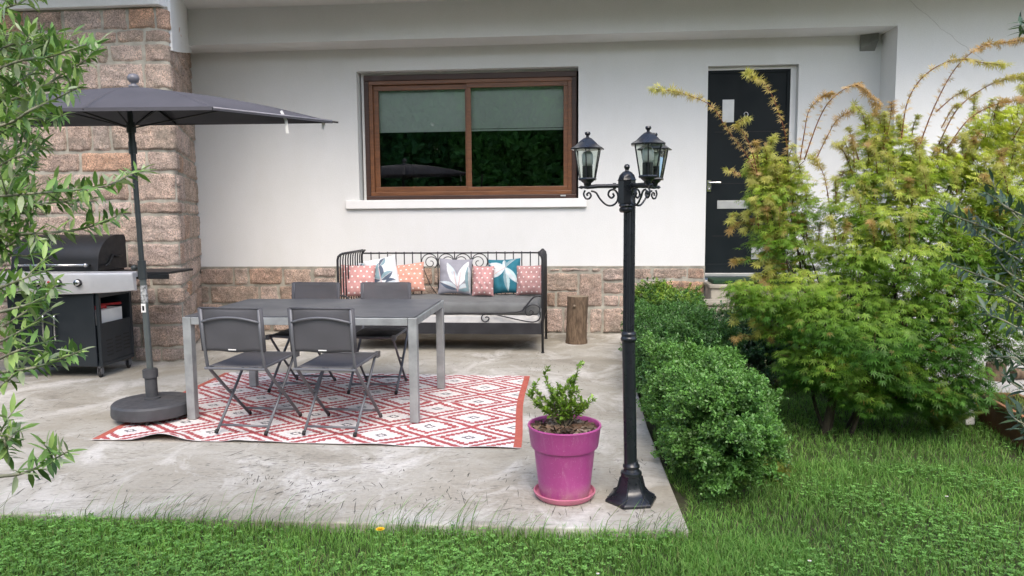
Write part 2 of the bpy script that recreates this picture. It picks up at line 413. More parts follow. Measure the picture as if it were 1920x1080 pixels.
# ------------------------------------------------------------------ stonework
def stonework(name, pathpts, rows, parent, zoff_mortar=-.004, rnd_seed=3, res=.017, endcap=None):
    """pathpts plan polyline (outside on its right-hand side, i.e. towards -Y when going +X); rows: (z0,z1,[u0,u1,..]) or list of rects"""
    P2 = [Vector((x, y)) for x, y in pathpts]; L = [0]
    for a, b in zip(P2, P2[1:]): L.append(L[-1]+(b-a).length)
    nrm_seg = [Vector(((b-a).y, -(b-a).x)).normalized() for a, b in zip(P2, P2[1:])]
    def pos(u):
        u = min(max(u, 0), L[-1]-1e-6)
        for i in range(len(L)-1):
            if u <= L[i+1]: break
        t = (u-L[i])/(L[i+1]-L[i]); p = P2[i].lerp(P2[i+1], t)
        # blended normal
        n = nrm_seg[i].copy()
        if t < .5 and i > 0: n = nrm_seg[i-1].lerp(n, .5+t)
        elif t > .5 and i < len(nrm_seg)-1: n = n.lerp(nrm_seg[i+1], t-.5)
        return p, n.normalized()
    mb = MB(); rn = random.Random(rnd_seed); attr = []
    zlo = min(r[2] for r in rows)-.02; zhi = max(r[3] for r in rows)+.012
    mb.cur = 1
    us = sorted(set([round(i*.06, 4) for i in range(int(L[-1]/.06)+1)]+[round(x, 4) for x in L]))
    zs = [zlo+(zhi-zlo)*i/30 for i in range(31)]
    vs = []
    for z in zs:
        for u in us:
            p, n = pos(u); d = zoff_mortar+.006*noise.noise(Vector((u*9, z*9, 1)))
            vs.append((p.x+n.x*d, p.y+n.y*d, z))
    nu = len(us); mb.add(vs, [(j*nu+i, j*nu+i+1, (j+1)*nu+i+1, (j+1)*nu+i) for j in range(len(zs)-1) for i in range(nu-1)])
    attr += [0.0]*len(vs)
    mb.cur = 0
    for (u0, u1, z0, z1) in rows:
        g = .0065+rn.random()*.006
        u0 += g; u1 -= g; z0 += g; z1 -= g
        if u1-u0 < .02 or z1-z0 < .015: continue
        nu_, nz_ = max(3, int((u1-u0)/res)+1), max(3, int((z1-z0)/res)+1)
        j = [rn.uniform(-.007, .007) for _ in range(8)]; th = .007+rn.random()*.015; sd_ = rn.random()*50; rv = rn.random()
        tilt = rn.uniform(-.006, .006); vs = []
        for b in range(nz_+1):
            for a in range(nu_+1):
                s, t = a/nu_, b/nz_
                # edge packing so borders are rounded
                uu = u0+(u1-u0)*s + (1-t)*((1-s)*j[0]+s*j[1])+t*((1-s)*j[2]+s*j[3])
                zz = z0+(z1-z0)*t + (1-s)*((1-t)*j[4]+t*j[5])+s*((1-t)*j[6]+t*j[7])
                uu += .010*noise.noise(Vector((uu*14, zz*14, sd_))); zz += .012*noise.noise(Vector((uu*12, zz*12, sd_+9)))
                e = min(s*(u1-u0), (1-s)*(u1-u0), t*(z1-z0), (1-t)*(z1-z0))
                k = min(1, e/.011); k = sqrt(max(0, 1-(1-k)**2))
                d = -.008+(th+.008)*k + k*(.012*noise.noise(Vector((uu*14, zz*14, sd_)))+.010*noise.noise(Vector((uu*42, zz*42, sd_)))+tilt*(s-.5)*2)
                p, n = pos(uu); vs.append((p.x+n.x*d, p.y+n.y*d, zz))
        q = nu_+1
        mb.add(vs, [(b*q+a, b*q+a+1, (b+1)*q+a+1, (b+1)*q+a) for b in range(nz_) for a in range(nu_)])
        attr += [rv]*len(vs)
    o = mb.build(name, [M['granite'], M['mortar']], parent, smooth=True)
    at_ = o.data.attributes.new('rnd', 'FLOAT', 'POINT'); at_.data.foreach_set('value', attr)
    return o
def rows_random(u0, u1, zrows, seed, wmin=.16, wmax=.5):
    rn = random.Random(seed); out = []
    for z0, z1 in zrows:
        u = u0; 
        while u < u1-.02:
            wd = rn.uniform(wmin, wmax)
            if u1-(u+wd) < wmin: wd = u1-u
            if rn.random() < .16 and z1-z0 > .2:      # split into two thin ones
                m_ = z0+(z1-z0)*rn.uniform(.35, .65); out += [(u, u+wd, z0, m_), (u, u+wd, m_, z1)]
            else: out.append((u, u+wd, z0, z1))
            u += wd
    return out

# ------------------------------------------------------------------ house
house = thing('house', (0, 8.7, 0), 'white rendered house with pink granite base and pillar, brown window and dark door', 'house')
YW, YB = 8.70, 8.29
XP0 = Vector((-3.775, 6.81)); XP1 = Vector((-4.56, 8.70))
def part(mb, name, mat, **k): return mb.build(name, mat, house, **k)
# back wall with openings: window x -2.56..0.055, z 1.57..3.06 ; door x 1.474..2.45, z .68..3.02
wm = MB()
def wall_panels(mb, y0, y1, xs, zs, holes):
    for i in range(len(xs)-1):
        for j in range(len(zs)-1):
            cx, cz = (xs[i]+xs[i+1])/2, (zs[j]+zs[j+1])/2
            if any(a < cx < b and c < cz < d for a, b, c, d in holes): continue
            mb.box(xs[i], xs[i+1], y0, y1, zs[j], zs[j+1])
WX0, WX1, WZ0, WZ1 = -2.545, .03, 1.57, 3.055
DX0, DX1, DZ0, DZ1 = 1.474, 2.46, .62, 3.02
def wall_sheet(mb, Yf, depth, xs, zs, holes):
    """front faces plus reveals, single skin so no coplanar faces"""
    for i in range(len(xs)-1):
        for j in range(len(zs)-1):
            cx, cz = (xs[i]+xs[i+1])/2, (zs[j]+zs[j+1])/2
            if any(a < cx < b and c < cz < d for a, b, c, d in holes): continue
            mb.add([(xs[i], Yf, zs[j]), (xs[i+1], Yf, zs[j]), (xs[i+1], Yf, zs[j+1]), (xs[i], Yf, zs[j+1])], [(0, 1, 2, 3)])
    for a, b, c, d in holes:
        for (p, q) in (((a, c), (a, d)), ((a, d), (b, d)), ((b, d), (b, c)), ((b, c), (a, c))):
            mb.add([(p[0], Yf, p[1]), (q[0], Yf, q[1]), (q[0], Yf+depth, q[1]), (p[0], Yf+depth, p[1])], [(0, 1, 2, 3)])
wall_sheet(wm, YW, .30, [-4.9, WX0, WX1, DX0, DX1, 3.34], [-.1, DZ0, WZ0, DZ1, WZ1, 3.31], [(WX0, WX1, WZ0, WZ1), (DX0, DX1, DZ0, DZ1)])
# return of the recess and the front wall right of it (face Y = YB), with the beam flush above
wm.add([(3.33, YW, -.1), (3.33, YB, -.1), (3.33, YB, 3.31), (3.33, YW, 3.31)], [(0, 1, 2, 3)])
wm.add([(3.33, YB, -.1), (9, YB, -.1), (9, YB, 3.74), (3.33, YB, 3.74)], [(0, 1, 2, 3)])
part(wm, 'wall', M['plaster'])
bm_ = MB(); bm_.add([(-4.9, YB, 3.31), (3.33, YB, 3.31), (3.33, YB, 3.74), (-4.9, YB, 3.74)], [(0, 1, 2, 3)])
bm_.add([(-4.9, YB, 3.31), (3.33, YB, 3.31), (3.33, YW, 3.31), (-4.9, YW, 3.31)], [(3, 2, 1, 0)])
part(bm_, 'beam', M['plaster'])
# plaster haunch where the beam dies into the pillar flank
side_d = (XP1-XP0).normalized(); side_n = Vector((side_d.y, -side_d.x))   # points to +X
def side_pt(x, y, off):
    o2 = XP0+side_n*off; d = ray(x, y); # intersect ray with vertical plane
    t = (o2.x*side_n.x+o2.y*side_n.y)/(d.x*side_n.x+d.y*side_n.y)
    return Vector((0, 0, H))+d*t
def to_px(p):
    v = Vector(p)-Vector((0, 0, H)); d = v.dot(fwd); return 960+F*v.dot(rgt)/d, 540-F*v.dot(up)/d
hb = []
for k in range(15):
    t = k/14; q_ = XP0+side_d*(.09+1.77*t)+side_n*.05; xx = to_px((q_.x, q_.y, 3.2))[0]
    yy = float(np.interp(xx, [308, 312, 315, 320, 328, 338, 350], [78, 83, 88, 93, 96.5, 98, 99]))
    hb.append(at(xx, yy, q_.y))
hm = MB(); n = len(hb)
vs = hb+[Vector((p.x, p.y, 3.70)) for p in hb]+[Vector((p.x-side_n.x*.10, p.y-side_n.y*.10, p.z)) for p in hb]
vs += [Vector((p.x-side_n.x*.10, p.y-side_n.y*.10, 3.70)) for p in hb]
fs = [(i, i+1, n+i+1, n+i) for i in range(n-1)]+[(i, 2*n+i, 2*n+i+1, i+1) for i in range(n-1)]+[(0, n, 3*n, 2*n)]
hm.add(vs, fs); part(hm, 'haunch', M['plaster'])
# balcony slab reaching out over the terrace, lintel over the pillar
sm = MB(); sm.prism([(-9, 6.0), (-3.6, 6.0), (-3.6, 7.15), (9, 7.15), (9, YB+.25), (-9, YB+.25)], 3.70, 3.95); part(sm, 'balcony_slab', M['plaster'], bevel=.01)
lm = MB(); lm.prism([(-9, 6.74), (-3.80, 6.74), (-3.79, 6.85), (-3.83, 6.95), (-4.45, YB-.01), (-9, YB-.01)], 3.325, 3.698); part(lm, 'lintel', M['plaster'], bevel=.01)
# upper storey wall
um = MB(); um.box(-9, 9, YB+.02, YB+.3, 3.94, 6.6); part(um, 'upper_wall', M['plaster'])
rf = MB(); rf.box(-9.5, 9.5, 7.6, 13, 6.6, 6.8); part(rf, 'roof', M['terracotta'])
# thin grey diagonal line on the wall right of the corner
ck = MB(); pts = []
rn = random.Random(4)
for i in range(26):
    t = i/25; pts.append(at(1702+t*225+rn.uniform(-2, 2), -2+t*172+rn.uniform(-2, 2)+8*sin(t*3), YB-.001))
ck.tube(pts, [.0010+.0012*rn.random() for _ in pts], 4); part(ck, 'wall_line', simple('line_grey', (.50, .49, .47), .9))

# granite base band: traced rects in photo pixels on Y = YW
def upx(x, y): p = at(x, y, YW-.03); return p.x, p.z
band = []
def R(x0, x1, y0, y1):
    a = at(x0, y0, YW-.03); b = at(x1, y1, YW-.03); band.append((a.x, b.x, b.z, a.z))
row1 = [372, 438, 465, 529, 586, 631, 678, 724, 772, 812, 860, 905, 955, 1000, 1028]
for a, b in zip(row1, row1[1:]): R(a, b, 502, 535 if a not in (586, 1000) else 520)
R(586, 631, 520, 535)
row2 = [372, 394, 486, 522, 590, 640, 700, 770, 830, 905, 960, 1028]
for a, b in zip(row2, row2[1:]): R(a, b, 535, 569)
row3 = [372, 420, 480, 520, 590, 650, 720, 780, 850, 910, 980, 1024]
for a, b in zip(row3, row3[1:]): R(a, b, 569, 596)
for a, b in zip(row3, row3[1:]): R(a-10 if a > 372 else 372, b-10, 596, 630)
R(1028, 1052, 502, 510); R(1052, 1108, 502, 511); R(1108, 1128, 502, 511); R(1024, 1084, 511, 547); R(1084, 1130, 511, 577)
R(1024, 1042, 547, 577); R(1042, 1084, 547, 577); R(1022, 1056, 577, 630); R(1056, 1104, 577, 632); R(1104, 1130, 577, 632)
R(1130, 1170, 502, 527); R(1130, 1198, 527, 552); R(1130, 1160, 552, 577); R(1160, 1220, 552, 577) ; R(1130, 1190, 577, 634)
R(1170, 1224, 502, 524); R(1224, 1289, 502, 524); R(1289, 1322, 502, 524); R(1198, 1246, 527, 554); R(1246, 1322, 526, 554)
R(1220, 1262, 555, 577); R(1262, 1322, 555, 600); R(1190, 1262, 577, 640); R(1262, 1322, 600, 650)
band = [(a+4.65, b+4.65, max(c, .0), d) for a, b, c, d in band]
stonework('stone_base', [(-4.65, YW-.02), (1.474, YW-.02)], band, house, rnd_seed=5)
cp = MB(); cp.box(1.455, 1.474, YW-.022, YW+.05, -.05, .775); cp.box(-4.6, 1.474, YW-.02, YW+.01, .772, .783); part(cp, 'base_edge', M['mortar'])
# pillar: front face, rounded corner, flank
arc = []
for k in range(7):
    t = k/6; a = radians(-90+t*(90-22.6+0)); arc.append((-3.775-.10+.10*cos(a)*1.0, 6.81+.10+.10*sin(a)))
pts_p = [(-8.2, 6.79)]+arc+[(XP1.x, XP1.y+.03)]
LF = 8.2-3.875                                    # arc-length of the front face
zpx = [12, 54, 80, 116, 168, 228, 282, 322, 377, 402, 455, 500, 538, 570, 610, 652, 680]
zr = [at(300, y, 6.8).z for y in zpx]; zr[0] = 3.325; zr[-1] = 0.0
def uf(x, y): return at(x, y, 6.79).x+8.2
pr = []
def PR(i, xs, split=()):
    z1, z0 = zr[i], zr[i+1]; ym = (zpx[i]+zpx[i+1])/2
    u = [uf(x, ym) if x < 331 else LF+(x-331) for x in xs]   # beyond the corner values are given as 331+metres
    for k, (a, b) in enumerate(zip(u, u[1:])):
        if k in split:
            m_ = z0+(z1-z0)*.5; pr.append((a, b, z0, m_)); pr.append((a, b, m_, z1))
        else: pr.append((a, b, z0, z1))
T = 331
side = lambda seed: [T+x for x in {0: (.18, .55, .95, 1.35, 1.8, 2.15), 1: (.3, .7, 1.1, 1.62, 2.15), 2: (.12, .38, .8, 1.3, 1.7, 2.15)}[seed % 3]]
PR(0, [-150, -80, -30, 42, 115, 189, 237, T+.0]+side(0)[1:])
PR(1, [-150, -60, 20, 72, 174, 216, 268]+side(1))
PR(2, [-150, -90, 50, 150, 178, 202, 268]+side(1))
PR(3, [-150, -70, 55, 182, 268]+side(0))
PR(4, [-150, -40, 60, 190, 265]+side(2), (2,))
PR(5, [-150, -70, 45, 124, 170, 206]+side(0))
PR(6, [-150, -30, 38, 148, 249, 273]+side(1))
PR(7, [-150, -50, 38, 136, 182, 240]+side(2), (6,))
PR(8, [-150, -80, 10, 90, 178, 246]+side(1))
PR(9, [-150, -20, 60, 130, 200, 262]+side(0))
PR(10, [-150, -70, 30, 110, 235, 300][:-1]+side(2), (3,))
PR(11, [-150, -20, 70, 150, 220, 280]+side(1))
PR(12, [-150, -60, 40, 130, 236, 290]+side(0), (6,))
PR(13, [-150, -20, 90, 170, 240]+side(2))
PR(14, [-150, -70, 30, 100, 190, 243, 262]+side(1))
PR(15, [-150, -10, 80, 180, 250, 300]+side(0))
# a course of plinth stones stands a little proud
stonework('stone_pillar', pts_p, pr, house, rnd_seed=11)

# window
win = MB(); 
YG = YW+.10
win.box(WX0+.055, WX1-.02, YG, YG+.10, WZ1-.095, WZ1-.03); win.box(WX0+.055, WX1-.02, YG, YG+.10, WZ0, WZ0+.05)
win.box(WX0+.055, WX0+.11, YG+.002, YG+.10, WZ0+.05, WZ1-.095); win.box(WX1-.075, WX1-.02, YG+.002, YG+.10, WZ0+.05, WZ1-.095)
window = win.build('window', M['frame_dark'], house, bevel=.006)
IX0, IX1, IZ0, IZ1 = WX0+.11, WX1-.075, WZ0+.05, WZ1-.095
def frame_rect(mb, x0, x1, z0, z1, y0, y1, w_):
    mb.box(x0, x1, y0, y1, z1-w_, z1); mb.box(x0, x1, y0, y1, z0, z0+w_)
    mb.box(x0, x0+w_, y0+.001, y1, z0+w_, z1-w_); mb.box(x1-w_, x1, y0+.001, y1, z0+w_, z1-w_)
fm = MB(); frame_rect(fm, IX0, IX1, IZ0, IZ1, YG+.012, YG+.09, .045); fm.build('window_frame', M['frame_wood'], window, bevel=.004)
xm = at(878, 250, YG).x
JX0, JX1, JZ0, JZ1 = IX0+.045, IX1-.045, IZ0+.045, IZ1-.045
for x0, x1, y0, k in ((JX0, xm+.02, YG+.05, 0), (xm-.02, JX1, YG+.024, 1)):
    m1 = MB(); frame_rect(m1, x0, x1, JZ0, JZ1, y0, y0+.022, .052 if k else .062); sash = m1.build('sash', M['frame_wood'], window, bevel=.004)
    m2 = MB(); m2.box(x0+.045, x1-.045, y0+.010, y0+.016, JZ0+.045, JZ1-.045); m2.build('glass_pane', M['pane'], window)
# roller blinds behind the glass and dark room
zb = at(878, 243, YG+.12).z
for x0, x1 in ((JX0-.02, xm-.01), (xm+.01, JX1+.02)):
    m3 = MB(); m3.box(x0, x1, YG+.115, YG+.119, zb+(.008 if x0 > -1.5 else 0), JZ1+.03); m3.box(x0, x1, YG+.110, YG+.124, zb-.02, zb)
    m3.build('roller_blind', M['blind'], window)
rm = MB(); rm.box(WX0-.3, WX1+.3, YW+.6, YW+3, .8, 3.3)
rm2 = MB(); a, b = WX0-.02, WX1+.02
rm2.add([(a, YW+.29, 1.5), (b, YW+.29, 1.5), (b, YW+3, 1.5), (a, YW+3, 1.5), (a, YW+.29, 3.1), (b, YW+.29, 3.1), (b, YW+3, 3.1), (a, YW+3, 3.1)],
        [(0, 1, 2, 3), (7, 6, 5, 4), (3, 2, 6, 7), (0, 3, 7, 4), (2, 1, 5, 6)])
rm2.build('room_interior', M['room'], house)
s1 = MB(); s1.box(-2.70, .125, YW-.05, YW+.12, 1.468, 1.566); s1.build('window_sill', M['sill'], window, bevel=.006)
s2 = MB(); s2.box(WX0+.02, WX0+.055, YG+.03, YG+.09, WZ0+.0, WZ1-.03); s2.box(WX0+.02, WX1-.02, YG+.03, YG+.09, WZ1-.028, WZ1-.002); s2.build('window_packing', M['plaster'], window)
s3 = MB(); c_ = at(1056, 366, YG-.01); s3.box(c_.x-.03, c_.x+.03, YG-.02, YG-.001, c_.z-.012, c_.z+.004); s3.build('window_catch', M['steel'], window)

# door
DYF = YW+.10
dm = MB(); dm.box(DX0+.004, 2.395, DYF, DYF+.06, .70, 2.985)
door = dm.build('door', M['door'], house, bevel=.003)
fr = MB(); fr.box(DX0+.004, DX0+.03, DYF-.012, DYF-.0, .70, 2.985)
fr.box(DX0+.03, 2.395, DYF-.012, DYF, 2.955, 2.985); fr.box(2.36, 2.395, DYF-.012, DYF, .70, 2.955); fr.box(DX0+.03, 2.36, DYF-.012, DYF, .70, .80)
fr.build('door_frame', M['door'], door, bevel=.003)
for z in (1.12, 1.72, 2.3):
    gv = MB(); gv.box(DX0+.10, 2.28, DYF-.003, DYF-.0005, z, z+.006); gv.build('door_groove', M['rubber'], door)
def plate(x0, y0, x1, y1):
    a = at(x0, y0, DYF-.008); b = at(x1, y1, DYF-.008); m_ = MB(); m_.box(a.x, b.x, DYF-.007, DYF-.0006, b.z, a.z); m_.build('steel_plate', M['steel'], door, bevel=.0015)
plate(1355, 187, 1376, 229); plate(1345, 376, 1403, 391); plate(1409, 460, 1441, 486)
hm2 = MB(); a = at(1329, 343, DYF); hm2.box(a.x-.022, a.x+.022, DYF-.024, DYF-.0125, a.z-.10, a.z+.03)
hm2.tube([(a.x, DYF-.012, a.z), (a.x, DYF-.06, a.z), (a.x+.02, DYF-.065, a.z), (a.x+.12, DYF-.065, a.z)], .010, 8)
hm2.sphere((a.x, DYF-.026, a.z-.07), .012, 6); hm2.build('door_handle', M['chrome'], door, smooth='auto')
kn = MB(); a = at(1398, 215, DYF); kn.tube([(a.x+.022*cos(t*pi/6), DYF-.02, a.z+.026*sin(t*pi/6)) for t in range(12)], .004, 6, close=True); kn.build('door_knocker', M['chrome'], door, smooth=True)
th = MB(); th.box(DX0-.004, 2.455, YW-.012, DYF+.05, .665, .699); th.build('threshold', M['steel'], door, bevel=.003)
rv = MB(); rv.box(2.397, 2.458, DYF-.02, DYF+.06, .70, 3.015); rv.box(DX0+.004, 2.397, DYF-.02, DYF+.06, 2.987, 3.015); rv.build('door_surround', M['sill'], door)
# vent box under the soffit
vt = MB(); a = at(1613, 68, YW); 
x0, x1 = 3.10, 3.26
vt.add([(x0, YW-.001, 3.14), (x1, YW-.001, 3.14), (x1, YW-.10, 3.235), (x0, YW-.03, 3.16), (x0, YW-.001, 3.308), (x1, YW-.001, 3.308), (x1, YW-.10, 3.308), (x0, YW-.03, 3.308)],
       [(0, 3, 2, 1), (3, 7, 6, 2), (0, 4, 7, 3), (1, 2, 6, 5)])
vt.tube([((x0+x1)/2, YW-.075, 3.2), ((x0+x1)/2, YW-.075, 3.3)], .004, 4); part(vt, 'vent', M['vent'])
# underground fill
# ------------------------------------------------------------------ steps and doormat
st = thing('stone_steps', (1.95, 8.3, 0), 'grey concrete steps below the dark front door, behind the clipped shrubs', 'steps')
tops = [(.635, 1.477, YW-.024, YW-.52), (.475, 1.18, YW-.50, YW-.85), (.315, 1.477, YW-.83, YW-1.18), (.155, 1.30, YW-1.16, YW-1.5)]
tops = [(.61, 1.477, 8.30), (.455, 1.19, 8.02), (.30, 1.35, 7.72), (.15, 1.30, 7.42)]
prevY = YW-.024
for k, (z, x0, yf) in enumerate(tops):
    m_ = MB(); m_.box(x0, 3.326, yf, prevY-.002, -.1, z-.045); m_.box(x0-.02, 3.328, yf-.025, prevY-.003, z-.044, z)
    m_.build('step', M['step_stone'], st, bevel=.012); prevY = yf-.027
dmt = MB(); dmt.box(1.50, 2.40, 8.32, 8.66, .612, .655); tag(dmt.build('doormat', M['mat_green'], bevel=.008), 'dark green doormat lying on the top step under the dark front door', 'doormat')

# ------------------------------------------------------------------ rug
def make_rug():
    x0, x1, y0, y1 = -3.06, -.335, 4.33, 6.33; res = .0095
    nx, ny = int((x1-x0)/res)+1, int((y1-y0)/res)+1
    def zf(X, Y):
        z = .007+0*X
        z = z+.010*np.exp(-((Y-4.62-.28*(X+1.25)-.1*np.sin(X*5))/.03)**2)*np.exp(-((X+1.1)/.45)**2)
        z = z+.012*np.exp(-((Y-5.35+.12*(X+.9))/.035)**2)*np.exp(-((X+1.0)/.4)**2)
        z = z+.004*np.clip(np.sin(X*4+1)*np.sin(Y*6), 0, 1)
        # front edge lifted in waves
        e = np.exp(-((Y-y0)/.10)**2)
        z = z+.038*e*np.exp(-((X+2.58)/.14)**2)+.012*e*np.exp(-((X+2.1)/.07)**2)+.008*e*np.clip(np.sin(X*9), 0, 1)
        return z
    V, Fq = grid_sheet(x0, x1, y0, y1, nx, ny, zf)
    fc = V[Fq].mean(1); X, Y = fc[:, 0], fc[:, 1]
    a, b = .28, .2235
    def cell(X, Y):
        # lattice of diamonds centred at (i*.28 + .. , j*.2235), i+j even
        best = np.full(X.shape, 9.); dx0 = np.zeros_like(X); dy0 = np.zeros_like(X)
        px = (X+.672)/a; py = (Y-5.20)/b
        for ox in (0, 1):
            cx = np.round((px-ox)/2)*2+ox; 
            cy = np.round((py-(1-ox))/2)*2+(1-ox)
            dx = (px-cx)*a; dy = (py-cy)*b; d = np.abs(dx)/a+np.abs(dy)/b
            m = d < best; best = np.where(m, d, best); dx0 = np.where(m, dx, dx0); dy0 = np.where(m, dy, dy0)
        return best, dx0, dy0
    d, dx, dy = cell(X, Y)
    red = (.40, .095, .10); white = (.74, .70, .68); grey = (.16, .15, .16)
    C = np.tile(np.array(white), (len(X), 1))
    q = .027; qx = (np.round(dx/q)*q); qy = (np.round(dy/(q*.8))*q*.8); ds = np.abs(qx)/a+np.abs(qy)/b
    C[d > .90] = red
    C[(ds > .52) & (ds < .74) & (d < .83)] = red
    C[(ds > .40) & (ds < .47) & ((np.abs(np.sin(dx*90)) > .75))] = white
    C[(d < .165) & (d > .085)] = grey
    C[(X > x1-.052)] = (.45, .12, .09); C[(X < x0+.05)] = (.45, .12, .09)
    C[(Y < y0+.012) | (Y > y1-.012)] = (.70, .65, .63)
    C = C*(1+.06*RNG.standard_normal((len(X), 1)))
    # skew a little like the photographed rug: back edge shifted to the left
    t = (V[:, 1]-y0)/(y1-y0); V[:, 0] += -.07*t+.012*np.sin(V[:, 1]*3.2)
    V[:, 0] -= .10*(1-t)*np.clip((-2.6-V[:, 0])/.4, 0, 1)*(-.2)
    V[:, 1] += .012*np.sin(V[:, 0]*2.3)
    o = np_mesh('rug', V, Fq, M['rug'], corner=np.clip(C, 0, 1), smooth=True)
    tag(o, 'red and white outdoor rug with stepped diamond pattern under the dining table', 'rug')
make_rug()

# ------------------------------------------------------------------ table
tb = thing('garden_table', (-1.85, 5.35, 0.012), 'rectangular aluminium garden table with dark glass top standing on the rug', 'table')
TX0, TX1, TY0, TY1, TZ = -2.655, -1.045, 4.80, 5.84, .72
L_ = .058
for (x, y) in ((TX0, TY0), (TX1-L_, TY0), (TX0, TY1-L_), (TX1-L_, TY1-L_)):
    m_ = MB(); m_.box(x, x+L_, y, y+L_, .012, TZ-.001); m_.build('leg', M['alu'], tb, bevel=.004)
m_ = MB(); g = .003
m_.box(TX0+L_+g, TX1-L_-g, TY0+.001, TY0+.035, TZ-.052, TZ-.002); m_.box(TX0+L_+g, TX1-L_-g, TY1-.035, TY1-.001, TZ-.052, TZ-.002)
m_.box(TX0+.001, TX0+.035, TY0+L_+g, TY1-L_-g, TZ-.052, TZ-.002); m_.box(TX1-.035, TX1-.001, TY0+L_+g, TY1-L_-g, TZ-.052, TZ-.002)
m_.build('apron', M['alu'], tb, bevel=.003)
m_ = MB(); m_.box(TX0+.012, TX1-.012, TY0+.012, TY1-.012, TZ, TZ+.007); m_.build('table_top', M['table_top'], tb, bevel=.003)

# ------------------------------------------------------------------ folding chairs
def make_chair(dark):
    """faces local +Y, origin on the floor under the seat centre"""
    c = thing('folding_chair', (0, 0, 0), '', 'chair', 'folding chairs around the garden table')
    t = M['alu_dark']; w1, w2 = .192, .168
    B = lambda mb, n, mt, **k: mb.build(n, mt, c, world=False, **k)
    for s in (-1, 1):
        m = MB(); m.tube([(s*w1, -.30, .815), (s*w1, -.285, .62), (s*w1, -.255, .45), (s*w1, -.20, .395), (s*w1, .05, .175), (s*(w1-.005), .235, .012)], .0105, 8)
        B(m, 'back_leg' if False else 'leg', t, smooth=True)
        m = MB(); m.tube([(s*w2, -.225, .012), (s*w2, .0, .225), (s*w2, .18, .405), (s*w2, .20, .43)], .0095, 8); B(m, 'leg', t, smooth=True)
    m = MB()
    for s in (-1, 1): m.tube([(s*.178, -.275, .440), (s*.178, .225, .448)], .009, 8)
    m.tube([(-.178, .225, .448), (.178, .225, .448)], .009, 8); m.tube([(-w1-.01, -.268, .437), (w1+.01, -.268, .437)], .009, 8)
    for s in (-1, 1): m.box(s*.178-.014, s*.178+.014, .195, .250, .425, .462)
    B(m, 'seat_frame', t, smooth='auto')
    m = MB(); m.tube([(-w2, -.185, .05), (w2, -.185, .05)], .008, 8); B(m, 'stretcher', t, smooth=True)
    m = MB(); m.tube([(-w1, .17, .068), (w1, .17, .068)], .008, 8); B(m, 'stretcher', t, smooth=True)
    # back brace: shallow arc
    m = MB(); m.tube([(x*w1, -.298-.020*(1-x**4), .735+.032*(1-x*x)) for x in [i/8-1 for i in range(17)]], .007, 8); B(m, 'back_brace', t, smooth=True)
    # slings
    def sling(nu, nv, f, name, mt):
        V = [f(i/nu, j/nv) for j in range(nv+1) for i in range(nu+1)]; q = nu+1
        mm = MB(); mm.add(V, [(j*q+i, j*q+i+1, (j+1)*q+i+1, (j+1)*q+i) for j in range(nv) for i in range(nu)])
        o = B(mm, name, mt, smooth=True); so = o.modifiers.new('thick', 'SOLIDIFY'); so.thickness = .004; return o
    W = w1+.010
    sling(16, 12, lambda u, v: ((2*u-1)*W, -.268-.028*v - .018*sin(pi*u)*sin(pi*min(1, v*1.0))**.5*(.6+.4*v), .545+.28*v+.004*sin(u*9)), 'backrest', M['sling_thin'] if dark else M['sling'])
    m = MB()
    for s in (-1, 1): m.tube([(s*W, -.268, .55), (s*(W), -.297, .822)], .013, 8)
    m.tube([(-W, -.297, .822), (W, -.297, .822)], .006, 6); B(m, 'backrest_hem', M['sling'], smooth=True)
    sling(14, 14, lambda u, v: ((2*u-1)*.176, -.265+.49*v, .452-.022*sin(pi*u)*sin(pi*v)), 'seat', M['sling'])
    if dark:
        m = MB(); n = 14; V = []
        for sz in (1, -1):
            for j in range(n+1):
                for i in range(n+1):
                    u, v = 2*i/n-1, 2*j/n-1; e = max(0, (1-abs(u)**3)*(1-abs(v)**3))**.6
                    V.append((u*.185, -.02+v*.235, .447+(.028 if sz > 0 else -.035)*e))
        q = n+1; o_ = q*q
        m.add(V, [(j*q+i, j*q+i+1, (j+1)*q+i+1, (j+1)*q+i) for j in range(n) for i in range(n)]+[(o_+j*q+i, o_+(j+1)*q+i, o_+(j+1)*q+i+1, o_+j*q+i+1) for j in range(n) for i in range(n)])
        B(m, 'shaded_seat_pad', M['shaded_pad'], smooth=True)  # sagging seat of the far chairs, painted black for the table's shade
    else:
        m = MB(); m.box(-.026, .026, -.2905, -.2885, .558, .565); B(m, 'badge', M['white'])
    for s in (-1, 1):
        m = MB()
        m.tube([(s*(w1-.005), .225, .028), (s*(w1-.005), .24, .008)], .0125, 8); B(m, 'foot_cap', M['rubber'], smooth=True)
        m = MB(); m.tube([(s*w2, -.218, .028), (s*w2, -.232, .008)], .0125, 8); B(m, 'foot_cap', M['rubber'], smooth=True)
    for s in (-1, 1):
        m = MB(); m.tube([(s*(w1+.008), -.02, .24), (s*(w2-.008), -.02, .24)], .007, 8); B(m, 'pivot', t, smooth=True)
    return c
def copy_tree(o, parent=None):
    c = o.copy(); COL.objects.link(c); c.parent = parent
    for ch in list(o.children): copy_tree(ch, c)
    return c
ch1 = make_chair(False); ch3 = make_chair(True)
def put(c, x, y, rz, label): c.location = (x, y, .010); c.rotation_euler = (0, 0, radians(rz)); c['label'] = label
put(ch1, -2.105, 4.70, -4, 'grey folding chair on the near side of the table, beside the parasol base')
put(copy_tree(ch1), -1.535, 4.70, -3, 'grey folding chair, right of the two on the table\'s near side')
put(ch3, -2.20, 5.80, 176, 'grey folding chair across the table, its back before the low stone wall')
put(copy_tree(ch3), -1.575, 5.80, 181, 'grey folding chair across the table, its back overlapping the daybed cushions')

